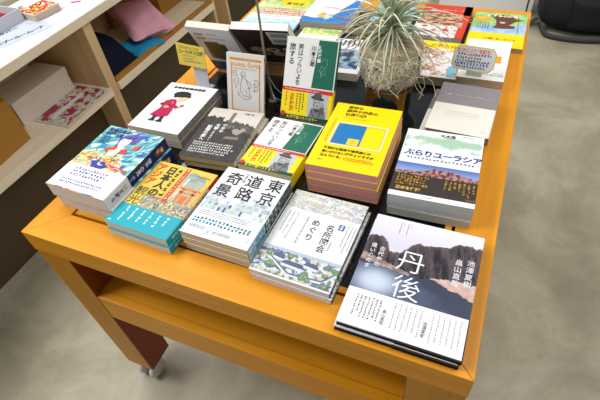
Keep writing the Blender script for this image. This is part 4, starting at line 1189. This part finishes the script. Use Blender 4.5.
# cushion
def soft(name, mat, parent, sx_, sy_, h, n=14, seed=1, amp=.006, pw=.5, M=None):
    m = MB(); vs_ = []; fs = []
    for side in (1, -1):
        o = len(vs_)
        for i in range(n + 1):
            for j in range(n + 1):
                u, v = i / n * 2 - 1, j / n * 2 - 1
                e = ((1 - u ** 4) * (1 - v ** 4)) ** pw
                pinch = 1 - .07 * (abs(u * v) < .5) * (abs(u) ** 6 + abs(v) ** 6)
                q = Vector((u * sx_ / 2 * pinch, v * sy_ / 2 * pinch, h / 2 + side * (h / 2 * e) + amp * e * noise.noise(Vector((u * 2.2, v * 2.2, seed + side)))))
                vs_.append(M @ q if M else q)
        for i in range(n):
            for j in range(n):
                a = o + i * (n + 1) + j; f = (a, a + n + 1, a + n + 2, a + 1)
                fs.append(f if side > 0 else f[::-1])
    m.mesh(vs_, fs, 'FFFFFF')
    return m.build(name, mat, parent, smooth=True, subsurf=1)
cu_ = soft('cushion', PINK, None, .33, .21, .075, seed=4, amp=.012); cu_.location = (-.765, 1.33, SS + .045); cu_.rotation_euler = (R(0), R(9), R(-30))
tag(cu_, 'pale pink cushion on the middle shelf unit', 'cushion')
bl = soft('folded_cloth', AQUA, None, .19, .17, .03, seed=8, amp=.003, pw=.3); bl.location = (-.70, 1.20, SS); bl.rotation_euler = (0, 0, R(-8))
tag(bl, 'bright blue folded cloth between the navy cloth and pink cushion', 'cloth')
# navy garment draped from the back up the divider
m = MB(); n = 22; vs_ = []; fs = []
for lay in (0, 1):
    for i in range(n + 1):
        for j in range(n + 1):
            u, v = i / n, j / n
            x = -.985 + .361 * u; y = .925 + v * (.235 + .10 * (1 - u) * 0 + .03 * math.sin(u * 5))
            z = .03 + .22 * (1 - u) ** 1.1 * (1 - v * .75) + .012 * math.sin(u * 9 + v * 3) * v + .05 * (1 - v) * (1 - u) ** .4 * min(1, u * 8) * 0 + .045 * math.sin(PI * min(1, u * 1.02)) * (1 - v) ** .8 + .006 * noise.noise(Vector((u * 6, v * 6, 1)))
            z *= min(1, (1 - u) * 7 + .15) * min(1, (1 - v) * 6 + .18)
            vs_.append((x, y, SS + (z if lay == 0 else 0) + .001))
for i in range(n):
    for j in range(n):
        a = i * (n + 1) + j; fs.append((a, a + n + 1, a + n + 2, a + 1)); a += (n + 1) ** 2; fs.append((a, a + 1, a + n + 2, a + n + 1))
N1 = n + 1; N2 = N1 * N1
for k in range(n):
    fs.append((k, k + 1, N2 + k + 1, N2 + k)); q = n * N1 + k; fs.append((q + 1, q, N2 + q, N2 + q + 1))
    q = k * N1; fs.append((q + N1, q, N2 + q, N2 + q + N1)); q = k * N1 + n; fs.append((q, q + N1, N2 + q + N1, N2 + q))
m.mesh(vs_, fs, 'FFFFFF')
nv = m.build('folded_cloth', NAVY, None, smooth=True); tag(nv, 'navy cloth heaped against the divider of the middle shelf unit', 'cloth')
carton(-.985, 1.53, -.80, 1.715, SS, .15, 0, CARTON, 'brown box behind the pink cushion, the nearer of two', 'cardboard_box')
bx = carton(-.99, 1.34, -.955, 1.50, SS, .20, 0, CARTON, 'slim brown box standing against the back panel behind the pink cushion', 'cardboard_box')

# papers and boxes on the top board of the left unit
def sheet(w_, l_, loc, rz, col, art, label, th_=.0006, name='paper_sheet', cat='paper'):
    m = MB(); m.box((0, 0, 0), (w_, l_, th_), col); c = Canvas(m, (0, 0, th_), (1, 0, 0), (0, 1, 0), w_ * 1000, l_ * 1000)
    if art: art(c)
    o = m.build(name, PRINT); o.location = loc; o.rotation_euler = (0, 0, rz); tag(o, label, cat); return o
def pap(c): pass
for ya, ln_, lb2 in ((-.46, 1.352, 'large white sheet of paper covering the nearest shelf top'), (.9, .8, 'large white sheet of paper covering the middle shelf top')):
    m = MB(); m.box((0, 0, 0), (.392, ln_, .0008), 'DEDEE0')
    o = m.build('paper_liner', PRINT); o.location = (SX - .394, ya, ST); tag(o, lb2, 'paper')
def note(c):
    c.k += 1
    B_ = '1E2840'
    c.text('カバー', 150, 104, 22, B_, bold=.03, step=1.12); c.text('エブールームーア', 108, 24, 24, B_, bold=.03, step=.92)
    c.line([(256, 120), (262, 106), (266, 92)], 3, '8A909A'); c.rect(282, 96, 290, 104, 'A9C4DC'); c.rect(286, 68, 294, 76, 'A9C4DC')
sheet(.31, .17, (-.76, .50, ST + .0012), R(70), 'C4C9D6', note, 'white paper note with pencilled handwriting near the shelf edge')
def redart(c): c.grid(4, 4, c.W - 4, c.H - 4, 16, 16, lambda x, y: ('C9183A', 'E03A30', 'F0C22E', '7A1020', 'EFE6DC')[int((fbm(x, y, .05, 501) + .55) * 4.6) % 5])
# open white tray with red sweets
r = empty('paper_tray', (-.895, .70, ST + .001), R(-2)); tag(r, 'white cardboard tray with red contents on the shelf top', 'tray')
m = MB(); m.box((-.075, -.11, 0), (.075, .11, .003), 'D9DADF')
for a, b2 in (((-.075, -.11), (-.072, .11)), ((.072, -.11), (.075, .11)), ((-.072, -.11), (.072, -.107)), ((-.072, .107), (.072, .11))): m.box((a[0], a[1], .003), (b2[0], b2[1], .045), 'D9DADF')
m.build('tray_body', PRINT, r)
m = MB(); m.box((-.068, -.10, .0032), (.068, .10, .02), '8E1C26'); m.build('tray_contents', PRINT, r)
r = empty('picture_box', (-.79, .865, ST + .001), R(-8)); tag(r, 'small box with red and yellow picture lid on the shelf top', 'box')
m = MB(); m.box((-.05, -.055, 0), (.05, .055, .02), 'D8C0A8'); m.build('box_body', PRINT, r)
m = MB(); m.box((-.052, -.057, .0203), (.052, .057, .026), 'E4D4C4'); redart(Canvas(m, (-.052, -.057, .026), (1, 0, 0), (0, 1, 0), 104, 114)); m.build('box_lid', PRINT, r)
def pat(c): c.grid(2, 2, c.W - 2, c.H - 2, 24, 20, lambda x, y: mixc('4A4038', 'E0D4BE', .5 + 2.4 * fbm(x, y, .06, 511)))
sheet(.13, .11, (-.955, .80, ST + .002), R(-6), 'E0D4BE', pat, 'brown patterned printed card on the shelf top behind the tray', name='printed_card', cat='card')
def mark(c): c.poly([(20, 30), (60, 44), (56, 58), (16, 46)], 'D03048')
# this one lies on the next unit's top
sheet(.14, .11, (-.755, .935, ST + .001), R(8), 'F0EFEE', mark, 'white sheet with a small red mark near the shelf edge', name='paper_sheet')

# ------------------------------------------------------------------ black bag by the back wall
bg_ = empty('backpack', (1.37, 2.77, FZ), R(6)); tag(bg_, 'black backpack lying on the floor by the wall', 'bag')
m = MB(); n = 20; vs_ = []; fs = []
prof = [(0, 0), (.55, .0), (.88, .02), (1, .07), (.99, .14), (.93, .21), (.8, .27), (.5, .31), (0, .32)]
N = 32
for pr_, z in prof:
    for k in range(N):
        a = 2 * PI * k / N; ca, sa = math.cos(a), math.sin(a); e = .62
        x = .36 * pr_ * math.copysign(abs(ca) ** e, ca); y = .19 * pr_ * math.copysign(abs(sa) ** e, sa)
        zz = z + .012 * noise.noise(Vector((x * 7, y * 7, z * 7))) * (z > 0) + .03 * (x / .36) * (z > .1)
        vs_.append((x, y, zz + .001))
for i in range(len(prof) - 1):
    for k in range(N): fs.append((i * N + k, i * N + (k + 1) % N, (i + 1) * N + (k + 1) % N, (i + 1) * N + k))
m.mesh(vs_, fs, 'FFFFFF'); m.build('bag_body', BAGCL, bg_, smooth=True, subsurf=1)
m = MB()
for k in range(1): 
    vs_ = []; fs = []; n = 16
    for i in range(n + 1):
        for j in range(n + 1):
            u, v = i / n * 2 - 1, j / n * 2 - 1; e = ((1 - u ** 6) * (1 - v ** 6)) ** .5
            vs_.append((.02 + u * .24, -.15 - .065 * e, .13 + v * .095))
    for i in range(n):
        for j in range(n): a = i * (n + 1) + j; fs.append((a, a + n + 1, a + n + 2, a + 1))
    m.mesh(vs_, fs, 'FFFFFF')
m.build('front_pocket', BAGCL, bg_, smooth=True)
def ribbon(pts, wd, th_, up=(0, 0, 1)):
    m = MB(); P_ = [Vector(p) for p in pts]; vs_ = []; fs = []
    for i, p in enumerate(P_):
        d = (P_[min(i + 1, len(P_) - 1)] - P_[max(i - 1, 0)]).normalized(); u = Vector(up); s_ = d.cross(u).normalized(); u = s_.cross(d)
        for a, b2 in ((-1, 0), (1, 0), (1, 1), (-1, 1)): vs_.append(p + u * (a * wd / 2) + s_ * (b2 * th_))
    for i in range(len(P_) - 1):
        for k in range(4): a = i * 4 + k; b2 = i * 4 + (k + 1) % 4; fs.append((a, b2, b2 + 4, a + 4))
    fs += [(0, 1, 2, 3), tuple(len(vs_) - k for k in (1, 2, 3, 4))]
    m.mesh(vs_, fs, 'FFFFFF'); return m
def cr(p, n=8):
    P_ = [Vector(q) for q in p]; P_ = [P_[0]] + P_ + [P_[-1]]; o = []
    for i in range(1, len(P_) - 2):
        for k in range(n):
            t_ = k / n; a, b2, c, d = P_[i - 1:i + 3]
            o.append(.5 * ((2 * b2) + (c - a) * t_ + (2 * a - 5 * b2 + 4 * c - d) * t_ * t_ + (3 * b2 - a - 3 * c + d) * t_ ** 3))
    return o + [P_[-2]]
ribbon(cr([(-.34, -.10, .05), (-.30, -.2, .02), (-.15, -.245, .017), (.02, -.25, .03), (.14, -.245, .07), (.28, -.22, .12), (.36, -.15, .19)]), .03, .006).build('shoulder_strap', WEB, bg_, smooth=True)
ribbon(cr([(-.345, -.02, .04), (-.40, -.06, .02), (-.425, -.10, .10), (-.42, -.09, .22), (-.38, -.05, .28), (-.30, -.03, .27)]), .035, .006, up=(0, 1, 0)).build('carry_strap', WEB, bg_, smooth=True)
# grey low cabinet against the back wall, behind the table end
r = empty('low_cabinet', (.52, 2.87, FZ)); tag(r, 'pale grey low cabinet against the wall behind the table', 'cabinet')
m = MB(); m.box((-.1, -.06, .0), (.47, .13, .62)); m.build('cabinet_body', WHITE, r, bevel=.002)
m = MB(); m.box((-.11, -.07, .6203), (.48, .135, .64)); m.build('cabinet_top', BIRCHX, r)
